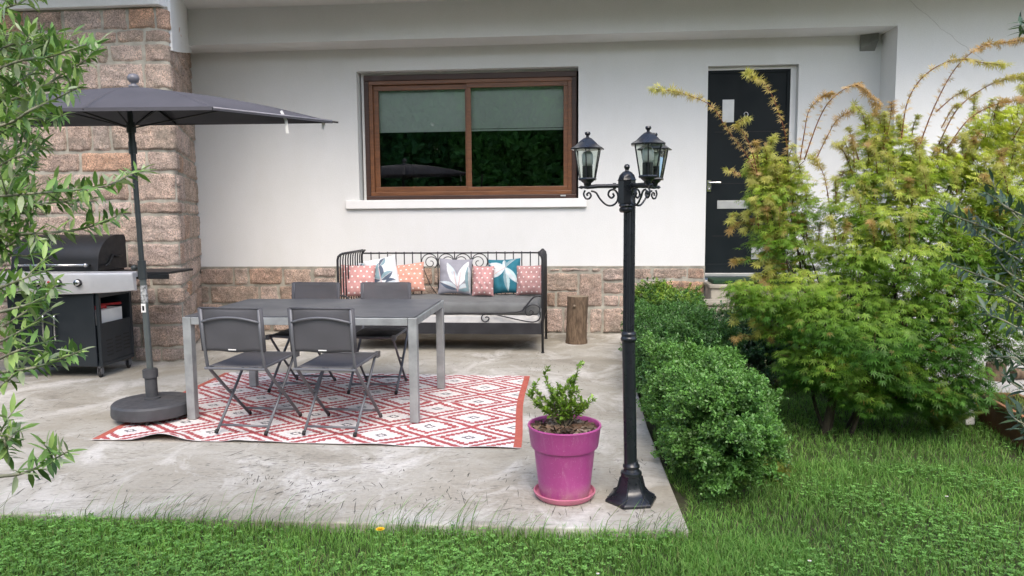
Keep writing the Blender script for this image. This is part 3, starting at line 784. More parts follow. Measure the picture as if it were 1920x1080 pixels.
# ------------------------------------------------------------------ parasol
px0, py0 = -2.93, 4.86
ub = thing('parasol', (px0, py0, 0), 'grey parasol on a dark pole with a heavy round base beside the table', 'parasol')
m = MB(); R_ = .262
m.lathe([(R_-.02, .035), (R_, .045), (R_+.003, .062), (R_, .115), (R_-.012, .128), (R_-.03, .131), (.10, .140), (.0001, .142)], (px0, py0, 0), 48)
base = m.build('base', M['basegrey'], ub, smooth='auto')
for k in range(4):
    a = radians(20+90*k); m = MB(); cx, cy = px0+.21*cos(a), py0+.21*sin(a)
    m.lathe([(.0001, -.012), (.02, -.012), (.022, 0), (.02, .012), (.0001, .012)], (cx, cy, .024), 12, axis=(sin(a), -cos(a), 0)); m.build('castor', M['rubber'], base, smooth=True)
lean = Vector((-.055, .01, 0))
def pp_(z): return Vector((px0, py0, z))+lean*(z/2.2)
m = MB(); m.tube([pp_(.135), pp_(.15), pp_(.155)], [.055, .055, .04], 20); m.tube([pp_(.15), pp_(.33)], .040, 20); m.tube([pp_(.29), pp_(.345)], .050, 20); m.tube([pp_(.34), pp_(.352)], .042, 20)
m.build('sleeve', M['basegrey'], ub, smooth='auto')
m = MB(); m.tube([pp_(.2), pp_(1.06)], .0215, 16); m.build('lower_pole', M['pole_lo'], ub, smooth='auto')
m = MB(); m.tube([pp_(.98), pp_(2.20)], .0175, 16); m.tube([pp_(.97), pp_(1.10)], .027, 16)
pole = m.build('pole', M['pole'], ub, smooth='auto')
m = MB(); c_ = pp_(1.05); m.tube([c_, c_+Vector((-.045, 0, 0))], .008, 8); m.sphere(c_+Vector((-.055, 0, 0)), .022, 8); m.build('knob', M['pole'], ub, smooth=True)
m = MB(); c_ = pp_(.86); m.tube([pp_(.81), pp_(.93)], .0222, 16); m.build('sticker', simple('worn_sticker', (.35, .36, .36), .6, var=.5, vs=60), ub, smooth='auto')
c_ = pp_(.775); m = MB(); m.box(c_.x-.014, c_.x+.016, c_.y-.025, c_.y-.018, .745, .805); lab = m.build('paper_label', M['white'], ub)
m = MB(); m.box(c_.x-.006, c_.x+.008, c_.y-.0265, c_.y-.0255, .758, .790); m.box(c_.x-.002, c_.x+.003, c_.y-.0275, c_.y-.0268, .765, .782); m.build('label_print', M['black_iron'], lab)
m = MB()
m.tube([pp_(1.82), pp_(1.90)], .026, 14); m.tube([pp_(1.90), pp_(1.96)], .021, 14); m.build('tilt_joint', M['pole'], ub, smooth='auto')
# canopy: straight far edge, fanned near side
zc = 2.06; q_ = .917
K = [Vector((-2.43*q_, 4.93*q_, zc)), Vector((-1.88*q_, 5.75*q_, zc)), Vector((-4.62*q_, 5.62*q_, zc)), Vector((-4.12*q_, 4.80*q_, zc))]
K = [K[0], K[1], K[1].lerp(K[2], .45), K[2], K[3], K[3].lerp(K[0], .48)]
apex = at(251, 163, 4.88)
N = 16
cm_ = MB(); nK = len(K)
for i in range(nK):
    a, b = K[i], K[(i+1) % nK]; V = []
    for r in range(N+1):
        t = r/N
        for s in range(N+1):
            u = s/N; p = apex.lerp(a.lerp(b, u), t)
            sag = -.035*sin(pi*u)*t*t*0.25 + .06*sin(pi*t)*0.55
            V.append(p+Vector((0, 0, sag)))
    q = N+1; fs = [(r*q+s, (r+1)*q+s, (r+1)*q+s+1, r*q+s+1) for r in range(1, N) for s in range(N)]+[(0, q+s, q+s+1) for s in range(N)]
    cm_.add(V, fs)
canopy = cm_.build('canopy', M['canopy'], ub, smooth=True)
so = canopy.modifiers.new('t', 'SOLIDIFY'); so.thickness = .003
m = MB()
for i in range(nK):
    a, b = K[i], K[(i+1) % nK]; m.bar(a, b, .003, .022)
m.build('hem', M['canopy'], canopy)
m = MB(); h1 = at(500, 205, 5.2); h2 = at(600, 225, 5.7)
m.tube([K[0]+Vector((0, 0, .004)), K[1]+Vector((0, 0, .004))], .006, 6); m.build('hem_tape', M['canopy_trim'], canopy, smooth=True)
hub = pp_(1.99)
for i in range(nK):
    m = MB(); top = apex+Vector((0, 0, -.03)); e = K[i]
    m.bar(top, e+Vector((0, 0, -.004)), .010, .016)
    mid = top.lerp(e, .55)+Vector((0, 0, .022)); m.tube([hub, mid], .006, 6)
    m.build('rib', M['black_iron'], ub)
m = MB(); m.tube([K[1], K[1]+Vector((.04, .01, -.005))], .008, 6); m.build('rib_tip', M['black_iron'], ub)
m = MB(); m.tube([pp_(1.96), pp_(2.03)], .030, 14); m.build('hub', M['pole'], ub, smooth='auto')
m = MB(); m.lathe([(.03, -.005), (.034, .012), (.018, .022), (.016, .03), (.028, .036), (.038, .055), (.038, .068), (.028, .086), (.0001, .094)], apex+Vector((0, 0, -.005)), 20)
m.build('finial', simple('finial_grey', (.16, .16, .18), .4), ub, smooth=True)
for (P0, P1) in (((527, 208), (539, 250)), ((603, 226), (605, 242))):
    a = at(*P0, 4.99 if P0[0] < 560 else 5.26); b = at(*P1, 4.99 if P0[0] < 560 else 5.26); mid = a.lerp(b, .5)+Vector((.012, 0, .012))
    m = MB(); m.bar(a, mid, .017, .004, ref=(0, 1, 0)); m.bar(mid, b, .020, .004, ref=(0, 1, 0)); m.build('tie_strap', M['white'], canopy)

# ------------------------------------------------------------------ daybed
db = thing('daybed', (-1.38, 7.85, 0), 'black wrought metal daybed with grey mattress standing against the low stone wall', 'daybed')
BX0, BX1, BY0, BY1 = -2.415, -.330, 7.41, 8.28
def spiral(c, r_a, r_b, a0, turns, ax=1, n=28):
    """in XZ plane"""
    return [Vector((c[0]+ax*(r_a+(r_b-r_a)*k/n)*cos(a0+turns*2*pi*k/n), c[1], c[2]+(r_a+(r_b-r_a)*k/n)*sin(a0+turns*2*pi*k/n))) for k in range(n+1)]
for x, s in ((BX0, 1), (BX1, -1)):
    for y in (BY0, BY1):
        m = MB(); m.tube([(x, y, 0), (x, y, .94), (x+s*.008, y, .975), (x+s*.03, y, .995)], .0125, 10); m.lathe([(.017, 0), (.017, .012), (.0001, .014)], (x, y, 0), 10); m.build('leg', M['bed_steel'], db, smooth=True)
    m = MB(); m.tube([(x+s*.035, BY0-.01, 1.0), (x+s*.035, BY1+.01, 1.0)], .010, 10)
    m.tube([(x, BY0, .31), (x, BY1, .31)], .010, 8); m.build('side_rail', M['bed_steel'], db, smooth=True)
    m = MB(); nb = 10
    for k in range(1, nb):
        y = BY0+(BY1-BY0)*k/nb; m.tube([(x, y, .31), (x, y, .93), (x+s*.006, y, .975), (x+s*.022, y, 1.008), (x+s*.042, y, 1.008)], .0075, 8)
    m.build('side_bar', M['bed_steel'], db, smooth=True)
m = MB(); m.tube([(BX0, BY1, .965), (BX1, BY1, .965)], .009, 10); m.tube([(BX0, BY1, .31), (BX1, BY1, .31)], .009, 8); m.build('back_rail', M['bed_steel'], db, smooth=True)
bx = [(at(600+x/3.692, 490, BY1).x) for x in (354, 411, 469, 527, 584, 641, 700)]
cx_ = [(at(600+x/3.692, 490, BY1).x) for x in (700, 816, 932, 1047, 1163)]
bx2 = [(at(600+x/3.692, 490, BY1).x) for x in (1222, 1281, 1339, 1397, 1456, 1514)]
for x in bx+cx_[1:]+bx2:
    m = MB(); m.tube([(x, BY1, .31), (x, BY1, .98)], .0065, 8); m.build('back_bar', M['bed_steel'], db, smooth=True)
for a, b in zip(cx_, cx_[1:]):
    c = (a+b)/2; r = (b-a)/2-.006; m = MB()
    s = 1 if c < (cx_[0]+cx_[-1])/2 else -1
    m.tube([(c+r*cos(t*pi/14), BY1, .955-r+r*sin(t*pi/14)) for t in range(-4, 19)], .0055, 8)
    m.tube(spiral((c+.012*s, BY1, .955-r-.01), r*.92, .018, radians(-30 if s > 0 else 210), s*1.35 if s > 0 else -1.35), .005, 8)
    m.tube([(a+.004, BY1, .955-r), (c, BY1, .52), (b-.004, BY1, .955-r)] if False else [(a+.004, BY1, .955-r-.02), (a+.10*1.0, BY1, .60), (b-.02, BY1, .50)], .005, 8)
    m.build('back_scroll', M['bed_steel'], db, smooth=True)
m = MB(); m.box(BX0+.012, BX1-.012, BY0-.008, BY0+.012, .19, .305); m.build('front_rail', M['bed_steel'], db, bevel=.003)
m = MB(); m.box(BX0+.02, BX1-.02, BY0+.03, BY1-.01, .20, .24); m.build('slat_base', M['bed_steel'], db)
def rounded_slab(x0, x1, y0, y1, z0, z1, r, amp, seed, nx=60, ny=26, nz=6):
    V = []; 
    m = MB()
    def f(x, y, z):
        k = noise.noise(Vector((x*4, y*4, seed)))+.5*noise.noise(Vector((x*11, y*9, z*5+seed)))
        cx = min(max(x, x0+r), x1-r); cy = min(max(y, y0+r), y1-r); cz = min(max(z, z0+r), z1-r)
        d = Vector((x-cx, y-cy, z-cz)); 
        if d.length > 1e-6: d = d.normalized()*r
        return Vector((cx, cy, cz))+d+Vector((0, -amp*k*.5 if y < y0+.01 else 0, amp*k if z > (z0+z1)/2 else 0))
    def face(P, Q, nu, nv, g):
        V = [g(i/nu, j/nv) for j in range(nv+1) for i in range(nu+1)]; q = nu+1
        m.add(V, [(j*q+i, j*q+i+1, (j+1)*q+i+1, (j+1)*q+i) for j in range(nv) for i in range(nu)])
    lx = lambda u: x0+(x1-x0)*u; ly = lambda u: y0+(y1-y0)*u; lz = lambda u: z0+(z1-z0)*u
    face(0, 0, nx, ny, lambda u, v: f(lx(u), ly(v), z1)); face(0, 0, nx, nz, lambda u, v: f(lx(u), y0, lz(v)))
    face(0, 0, nx, nz, lambda u, v: f(lx(1-u), y1, lz(v))); face(0, 0, ny, nz, lambda u, v: f(x1, ly(u), lz(v))); face(0, 0, ny, nz, lambda u, v: f(x0, ly(1-u), lz(v)))
    face(0, 0, nx, ny, lambda u, v: f(lx(u), ly(1-v), z0))
    return m
rounded_slab(BX0+.03, BX1-.03, BY0+.025, BY1-.02, .38, .51, .04, .008, 3.1).build('mattress', M['mattress'], db, smooth=True)
rounded_slab(BX0+.035, BX1-.035, BY0+.035, BY1-.025, .245, .382, .03, .004, 8.1).build('under_mattress', M['sheet'], db, smooth=True)
# front scrollwork
def fp(x, y): return at(x, y, BY0-.012)
def smooth_path(P, n=8):
    P = [Vector(p) for p in P]; out = []
    for i in range(len(P)-1):
        p0, p1, p2, p3 = P[max(i-1, 0)], P[i], P[i+1], P[min(i+2, len(P)-1)]
        for k in range(n):
            t = k/n; out.append(.5*((2*p1)+(-p0+p2)*t+(2*p0-5*p1+4*p2-p3)*t*t+(-p0+3*p1-3*p2+p3)*t**3))
    out.append(P[-1]); return out
for mir in (0, 1):
    def q(x, y):
        p = fp(x, y)
        if mir: p.x = BX0+BX1-p.x
        return p
    m = MB(); m.tube(smooth_path([q(x, y) for x, y in [(820, 587), (900, 587), (970, 585), (984, 576), (995, 563), (1003, 556), (1014, 555)]]), .0085, 8); m.build('front_scroll', M['bed_steel'], db, smooth=True)
    m = MB(); m.tube(smooth_path([q(x, y) for x, y in [(1012, 590), (1012, 578), (1004, 572), (993, 573), (985, 580), (987, 590), (995, 591), (1000, 586), (996, 582), (993, 585)]]), .006, 8)
    m.tube(smooth_path([q(x, y) for x, y in [(1013, 585), (1012, 597), (1004, 603), (990, 603), (960, 597), (930, 590), (915, 588), (905, 591), (903, 598), (908, 603), (914, 602), (917, 597), (913, 594), (910, 596)]]), .0065, 8)
    m.build('front_scroll', M['bed_steel'], db, smooth=True)

# ------------------------------------------------------------------ cushions
def cushion(label, cx, cy_, wd, ht, px_c, paint, lean_deg=18, rz=0, tilt=0, thick=.085, Yc=8.05, zbase=.515, grp='cushions on the daybed'):
    n = 96
    u = np.linspace(-1, 1, n+1); U, Vv = np.meshgrid(u, u)
    e = np.maximum(0, (1-np.abs(U)**2.6)*(1-np.abs(Vv)**2.6))**.55
    wr = np.array([[noise.noise(Vector((a*3, b*3, cx*7))) for a in u[::4]] for b in u[::4]])
    wr = np.kron(wr, np.ones((4, 4)))[:n+1, :n+1]
    wr = np.pad(wr, ((0, max(0, n+1-wr.shape[0])), (0, max(0, n+1-wr.shape[1]))), 'edge')[:n+1, :n+1]
    # smooth the wrinkle field
    for _ in range(6): wr = (wr+np.roll(wr, 1, 0)+np.roll(wr, -1, 0)+np.roll(wr, 1, 1)+np.roll(wr, -1, 1))/5
    pin = 1-.06*(1-np.abs(Vv)**2)*np.abs(U)**3; pin2 = 1-.06*(1-np.abs(U)**2)*np.abs(Vv)**3
    Xl = U*wd/2*pin; Zl = Vv*ht/2*pin2
    T = thick*e*(1+.18*wr)
    colr = paint(U, Vv)                                   # (n+1,n+1,3)
    f = np.stack([Xl, -T, Zl], -1).reshape(-1, 3); b = np.stack([Xl, T*.8, Zl], -1).reshape(-1, 3)
    i = np.arange(n*n); r, c = i//n, i % n; a = r*(n+1)+c; qf = np.stack([a, a+1, a+n+2, a+n+1], 1)
    V = np.concatenate([f, b]); Fq = np.concatenate([qf, qf[:, ::-1]+(n+1)**2])
    C = np.concatenate([colr.reshape(-1, 3)]*2)
    Rm = Matrix.Rotation(radians(rz), 3, 'Z') @ Matrix.Rotation(radians(-lean_deg), 3, 'X') @ Matrix.Rotation(radians(tilt), 3, 'Y')
    o = np_mesh('cushion', V, Fq, M['cushion'], col=np.clip(C, 0, 1), smooth=True)
    Vr = V @ np.array(Rm).T; zmin = Vr[:, 2].min()
    o.rotation_euler = Rm.to_euler(); o.location = (cx, cy_, zbase-zmin)
    tag(o, label, 'cushion', grp); return o
def base_col(c, shape, amp=.05):
    return np.ones(shape+(3,))*np.array(c)*(1+amp*RNG.standard_normal(shape)[..., None])
def dots(c, n=6.5, r=.17, ph=0, asp=1.0):
    def f(U, V):
        C = base_col(c, U.shape)
        x = (U+1)*n/2+ph; y = (V+1)*n*asp/2
        row = np.floor(y); xx = x+.5*(row % 2); dx = (xx-np.floor(xx))-.5; dy = (y-row)-.5
        C[(dx*dx+dy*dy) < r*r] = (.86, .80, .76)
        return C
    return f
def leafmask(U, V, bx, by, ang, ln, wd):
    a = radians(ang); dx, dy = U-bx, V-by; t = (dx*cos(a)+dy*sin(a))/ln; s = (-dx*sin(a)+dy*cos(a))/wd
    return (t > 0) & (t < 1) & (np.abs(s) < np.sin(np.clip(t, 0, 1)*pi)**.8*(1-.25*t)), s, t
def botan(bgc, leaves, stem=None):
    def f(U, V):
        C = base_col(bgc, U.shape, .02)
        for (bx, by, an, ln, wd, c1, c2) in leaves:
            m_, s, t = leafmask(U, V, bx, by, an, ln, wd)
            C[m_ & (s >= 0)] = c1; C[m_ & (s < 0)] = c2
            C[m_ & (np.abs(s) < .04)] = (.62, .55, .55)
        if stem:
            for (x0, y0, x1, y1) in stem:
                dx, dy = x1-x0, y1-y0; L2 = dx*dx+dy*dy; t = np.clip(((U-x0)*dx+(V-y0)*dy)/L2, 0, 1)
                d = np.hypot(U-x0-t*dx, V-y0-t*dy); C[d < .022] = (.60, .42, .42)
        return C
    return f
wht = (.70, .72, .74); nav = (.10, .13, .18); sla = (.22, .33, .37); pale = (.55, .62, .66); lil = (.30, .30, .34); teal = (.035, .17, .23); lt = (.45, .60, .62)
def cxp(x, Y): return at(x, 520, Y).x
cushion('white cushion with dark leaf print tucked behind the salmon one at the daybed\'s left end', cxp(700, 8.20), 8.15, .40, .36, 0, botan(wht, [(.1, .1, 60, .8, .22, nav, sla), (.3, .5, 20, .5, .16, sla, nav), (-.5, .6, 100, .4, .14, nav, sla)]), 14, 2)
cushion('salmon pink cushion with white dots in the daybed\'s left corner', cxp(672, 7.85), 7.84, .37, .36, 0, dots((.56, .30, .28), 6.0, .155), 20, 14, 2)
cushion('white cushion with slate and navy leaves between two salmon dotted cushions', cxp(718, 8.05), 8.03, .36, .40, 0, botan(wht, [(-.1, -.35, 88, 1.0, .30, sla, nav), (-.1, -.35, 25, .9, .24, sla, nav), (-.1, -.35, 155, .9, .24, nav, sla), (.1, -.55, 5, .7, .2, nav, pale), (0, .45, 50, .6, .2, nav, sla)], [(-.1, -.9, -.1, .3)]), 18, 6, -12)
cushion('orange tinged salmon cushion with white dots beside the white leaf cushion', cxp(765, 8.1), 8.10, .38, .34, 0, dots((.60, .31, .24), 6.2, .15, .3), 22, -6, -8)
cushion('lilac grey cushion with big white petals in the middle of the daybed', cxp(854, 8.1), 8.10, .37, .40, 0, botan(lil, [(.2, -.6, 118, 1.5, .26, wht, pale), (.2, -.6, 68, 1.55, .30, wht, wht), (.2, -.75, 160, 1.2, .22, nav, pale), (.25, -.75, 15, .8, .26, pale, sla), (.9, -.9, 95, 1.5, .25, sla, pale)], [(.2, -.9, -.05, .2), (.2, -.9, .35, .2)]), 14, 3, 2)
cushion('teal cushion with pale ribbon leaves between two dotted pink cushions', cxp(947, 8.15), 8.13, .36, .39, 0, botan(teal, [(.1, .45, 205, 1.25, .28, pale, wht), (.1, .45, 165, 1.1, .2, wht, pale), (.1, .45, 275, 1.4, .2, lt, sla), (.1, .45, 310, 1.2, .22, lt, pale), (.1, .45, 40, .8, .2, sla, teal), (.1, .45, 100, .5, .15, pale, sla)], [(.1, .45, -.8, 0)]), 12, -3, -3)
cushion('narrow dusty pink cushion with white dots, second from the daybed\'s right end', cxp(906, 7.98), 7.98, .235, .335, 0, dots((.50, .28, .275), 4.2, .15, 0, 1.5), 16, 2, 1)
cushion('dusty pink cushion with white dots leaning at the daybed\'s right end panel', cxp(994, 8.05), 8.05, .31, .33, 0, dots((.46, .27, .26), 5.6, .145, .2, 1.1), 14, -8, -2)

# ------------------------------------------------------------------ stump
def make_stump():
    c = Vector((.015, 8.02, 0)); t = thing('log_stool', c, 'short upright debarked log used as a stool beside the daybed', 'log'); n, m = 40, 22; V = []
    for j in range(m+1):
        z = .51*j/m
        for i in range(n):
            a = 2*pi*i/n; r = .112+.012*noise.noise(Vector((cos(a)*1.2, sin(a)*1.2, z*3)))+.006*noise.noise(Vector((cos(a)*5, sin(a)*5, z*4)))+.006*abs(z-.25)
            r += .006*(j < 2)
            V.append(c+Vector((r*cos(a)+.02*(z-.2), r*sin(a), z)))
    mb = MB(); mb.add(V, [(j*n+i, j*n+(i+1) % n, (j+1)*n+(i+1) % n, (j+1)*n+i) for j in range(m) for i in range(n)])
    mb.build('bark', M['stump'], t, smooth=True)
    mb = MB(); mb.add([V[m*n+i]-Vector((0, 0, .001)) for i in range(n)], [tuple(range(n))]); mb.build('cut_top', M['stumptop'], t)
    k = MB(); p = at(1077, 574, 7.90); k.sphere(p, .016, 8); k.build('knot', M['stumptop'], t, smooth=True)
make_stump()

# ------------------------------------------------------------------ barbecue
bb = thing('gas_barbecue', (-4.5, 6.3, 0), 'black gas barbecue on castors with steel front panel, standing before the stone pillar', 'barbecue')
CX0, CX1, CY0, CY1 = -4.93, -4.10, 6.05, 6.55
m = MB()
m.box(CX0, CX1, CY0+.02, CY1, .10, .13); m.box(CX0, CX1-.03, CY1-.02, CY1-.002, .13, .80)
for x in (CX0, CX1-.03):
    for y in (CY0+.02, CY1-.03): m.box(x, x+.03, y, y+.03, .131, .80)
m.box(CX0+.002, CX0+.02, CY0+.05, CY1-.03, .13, .80)
m.box(CX1-.022, CX1-.004, CY0+.052, CY1-.032, .131, .475); m.box(CX1-.024, CX1-.003, CY0+.052, CY1-.032, .70, .79)
m.build('cabinet', M['bbqcab'], bb, bevel=.003)
m = MB(); m.box(CX0+.025, CX1-.03, CY0+.06, CY1-.03, .44, .455); m.build('shelf', M['bbqcab'], bb)
m = MB(); m.box(CX1-.26, CX1-.05, CY0+.10, CY1-.06, .46, .60)
bx_ = MB(); cen = Vector((CX1-.14, CY0+.27, .46))
bx_.box(CX1-.24, CX1-.035, CY0+.06, CY1-.10, .457, .585); tag(bx_.build('storage_box', M['paper'], bevel=.004), 'white box on the open side shelf of the barbecue', 'box')
m = MB(); m.tube([(CX1-.20, CY0+.12, .60), (CX1-.05, CY0+.20, .605)], .014, 8); m.tube([(CX1-.18, CY0+.26, .61), (CX1-.04, CY0+.40, .615)], .011, 8); m.box(CX1-.2, CX1-.09, CY0+.10, CY0+.2, .587, .61)
tag(m.build('barbecue_tool', M['red'], smooth='auto'), 'red handled tool lying on the white box in the barbecue side', 'tool')
m = MB()
for col in range(3):
    for r in range(5):
        y = CY0+.10+col*.125; z = .18+r*.033+col*.01; m.box(CX1-.0025, CX1-.0005, y, y+.085, z, z+.012)
m.build('vent_slots', M['rubber'], bb)
xm_ = at(97, 600, CY0).x
for x0, x1, hx in ((CX0+.005, xm_-.003, at(86, 610, CY0).x), (xm_+.003, CX1-.035, at(107, 610, CY0).x)):
    m = MB(); m.box(x0, x1, CY0, CY0+.018, .105, .755); d_ = m.build('cabinet_door', M['bbqcab'], bb, bevel=.004)
    m = MB(); zt, zb_ = .555, .335; m.tube(smooth_path([(hx, CY0, zt), (hx, CY0-.022, zt-.002), (hx, CY0-.035, zt-.03), (hx, CY0-.035, zb_+.03), (hx, CY0-.022, zb_+.002), (hx, CY0, zb_)], 5), .0085, 10); m.build('door_handle', M['chrome'], d_, smooth=True)
# bowed steel control panel
m = MB(); n = 24; V = []
PX0, PX1 = -5.22, -3.765
prof = [(-.0, .765), (-.035, .772), (-.055, .905), (-.048, .922), (0, .925)]
for i in range(n+1):
    t = i/n; x = PX0+(PX1-PX0)*t; bow = .075*(1-(2*t-1)**2); dz = -.028*(1-(2*t-1)**2)
    for (dy, z) in prof: V.append((x, CY0+.05-bow+dy, z+(dz if z < .8 else 0)))
k = len(prof); m.add(V, [(i*k+j, (i+1)*k+j, (i+1)*k+j+1, i*k+j+1) for i in range(n) for j in range(k-1)]+[tuple(range(k)), tuple(n*k+j for j in range(k))[::-1]])
panel = m.build('control_panel', M['panel'], bb, smooth='auto')
for px_ in (33, 68, 107, 143):
    c = at(px_, 531, CY0-.09); t = (c.x-PX0)/(PX1-PX0); c.y = CY0+.05-.075*(1-(2*t-1)**2)-.052
    m = MB(); m.lathe([(.0335, 0), (.0335, .006), (.03, .008)], c, 20, axis=(0, -1, .12)); kn_ = m.build('knob', M['black_iron'], bb, smooth='auto')
    m = MB(); m.lathe([(.026, .006), (.025, .030), (.018, .034), (.0001, .035)], c, 20, axis=(0, -1, .12)); m.build('knob_cap', M['chrome'], kn_, smooth='auto')
c = at(89, 530, CY0-.09); c.y = CY0-.068; m = MB(); m.lathe([(.011, 0), (.011, .012), (.0001, .013)], c, 12, axis=(0, -1, .1)); m.build('igniter_button', M['red'], bb, smooth='auto')
m = MB(); m.box(PX0+.0, PX1-.002, CY0+.052, CY0+.08, .88, .928); m.build('panel_trim', M['panel'], bb, bevel=.003)
for x0, x1 in ((CX1+.045, -3.50), (-5.5, CX0-.04)):
    m = MB(); m.box(x0, x1, CY0+.09, CY1+.02, .902, .922); m.box(x0+.01, x1-.0, CY0+.092, CY0+.11, .86, .901); m.build('side_shelf', M['bbq'], bb, bevel=.004)
# firebox and lid (rounded profile in YZ)
LX0, LX1 = -4.94, -4.135
def lidprof(yf, yb, zb_, zt):
    P = [(yf, zb_)]
    for k in range(13):
        a = pi/2*k/12; P.append((yf+.015+.30*(1-cos(a)), zb_+.07+(zt-zb_-.07)*sin(a)))
    P += [(yb-.02, zt-.002), (yb, zt-.03), (yb, zb_)]; return P
P = lidprof(CY0+.085, CY1+.02, .93, 1.24)
def extr(mb, P, x0, x1, ins=.012):
    n = len(P); cy = sum(p[0] for p in P)/n; cz = sum(p[1] for p in P)/n
    rings = [(x0, .985), (x0+ins, 1.0), (x1-ins, 1.0), (x1, .985)]
    V = [(x, cy+(y-cy)*s, cz+(z-cz)*s) for x, s in rings for y, z in P]
    mb.add(V, [(r*n+i, r*n+(i+1) % n, (r+1)*n+(i+1) % n, (r+1)*n+i) for r in range(3) for i in range(n)]+[tuple(range(n))[::-1], tuple(3*n+i for i in range(n))])
m = MB(); extr(m, P, LX0, LX1); lid = m.build('lid', M['bbq'], bb, smooth='auto')
m = MB(); m.box(LX0+.01, LX1-.01, CY0+.095, CY1, .80, .928); m.build('firebox', M['bbq'], bb, bevel=.01)
m = MB(); hx0, hx1 = LX0+.10, at(158, 500, CY0+.02).x; zz = .985
m.tube([(hx0, CY0+.035, zz), (hx1, CY0+.035, zz)], .011, 12)
for hx in (hx0+.0, hx1): m.tube([(hx, CY0+.035, zz), (hx, CY0+.10, zz)], .009, 10); m.sphere((hx, CY0+.035, zz), .019, 8)
m.build('lid_handle', M['chrome'], lid, smooth=True)
m = MB(); m.tube([(LX1+.06, CY0+.12, .975), (LX1+.01, CY0+.24, .985), (LX1+.012, CY0+.30, 1.06), (LX1+.012, CY0+.36, 1.04), (LX1+.012, CY0+.44, 1.05)], .009, 8); m.build('hinge_rod', M['bbq'], lid, smooth=True)
for x in (CX0+.04, CX1-.04):
    for y in (CY0+.05, CY1-.04):
        m = MB(); m.lathe([(.0001, -.011), (.03, -.011), (.033, -.006), (.033, .006), (.03, .011), (.0001, .011)], (x, y, .033), 18, axis=(1, .25, 0)); wh = m.build('castor', M['rubber'], bb, smooth='auto')
        m = MB(); m.box(x-.018, x-.014, y-.02, y+.02, .03, .09); m.box(x+.014, x+.018, y-.02, y+.02, .03, .09); m.box(x-.018, x+.018, y-.02, y+.02, .085, .099); m.build('castor_fork', M['alu_dark'], wh)

# ------------------------------------------------------------------ lamp post
lx, ly = .270, 3.565
lp = thing('lamp_post', (lx, ly, 0), 'black cast lamp post with three lanterns at the patio corner', 'lamp post')
m = MB(); hexr = radians(12)
m.lathe([(.128, 0), (.128, .012), (.118, .022), (.088, .04), (.068, .065), (.058, .095), (.053, .125), (.050, .135)], (lx, ly, 0), 6, hexr)
for k in range(6):
    a = hexr+2*pi*k/6; m.tube([(lx+.118*cos(a), ly+.118*sin(a), .022), (lx+.088*cos(a), ly+.088*sin(a), .041), (lx+.068*cos(a), ly+.068*sin(a), .066), (lx+.054*cos(a), ly+.054*sin(a), .122)], .004, 6)
m.lathe([(.05, .13), (.052, .137), (.050, .146), (.040, .152), (.036, .162), (.041, .170), (.041, .178), (.034, .186), (.031, .20)], (lx, ly, 0), 28)
m.build('base', M['lamp'], lp, smooth='auto')
def lz(z): return Vector((lx-.022*z, ly, z))
m = MB(); m.tube([lz(.19), lz(.80)], .0315, 24); m.build('lower_pole', M['lamp'], lp, smooth='auto')
m = MB(); c = lz(.80); m.lathe([(.031, -.015), (.036, -.01), (.039, 0), (.036, .008), (.033, .012), (.036, .02), (.034, .03), (.027, .036)], c, 24); m.build('collar', M['lamp'], lp, smooth=True)
m = MB(); m.lathe([(.0275, 0), (.0275, .62)], lz(.815), 32, flute=.10); po = m.build('upper_pole', M['lamp'], lp, smooth='auto')
hc = lz(1.43); hx_, hy_ = hc.x, hc.y
m = MB(); m.lathe([(.027, -.03), (.034, -.024), (.036, -.014), (.030, -.006), (.036, .002), (.034, .012), (.040, .014)], hc, 24)
m.lathe([(.043, .012), (.043, .118), (.046, .121), (.042, .128), (.036, .145), (.020, .160), (.012, .163)], hc, 8, radians(22))
m.lathe([(.012, .161), (.008, .168), (.011, .174), (.0145, .182), (.012, .190), (.006, .195), (.0001, .196)], hc, 16)
m.build('head', M['lamp'], lp, smooth='auto')
def spiral2(c, dr, r_a, r_b, a0, a1, n=26):
    return [Vector((c.x, c.y, c.z))+dr*((r_a+(r_b-r_a)*k/n)*cos(a0+(a1-a0)*k/n))+Vector((0, 0, (r_a+(r_b-r_a)*k/n)*sin(a0+(a1-a0)*k/n))) for k in range(n+1)]
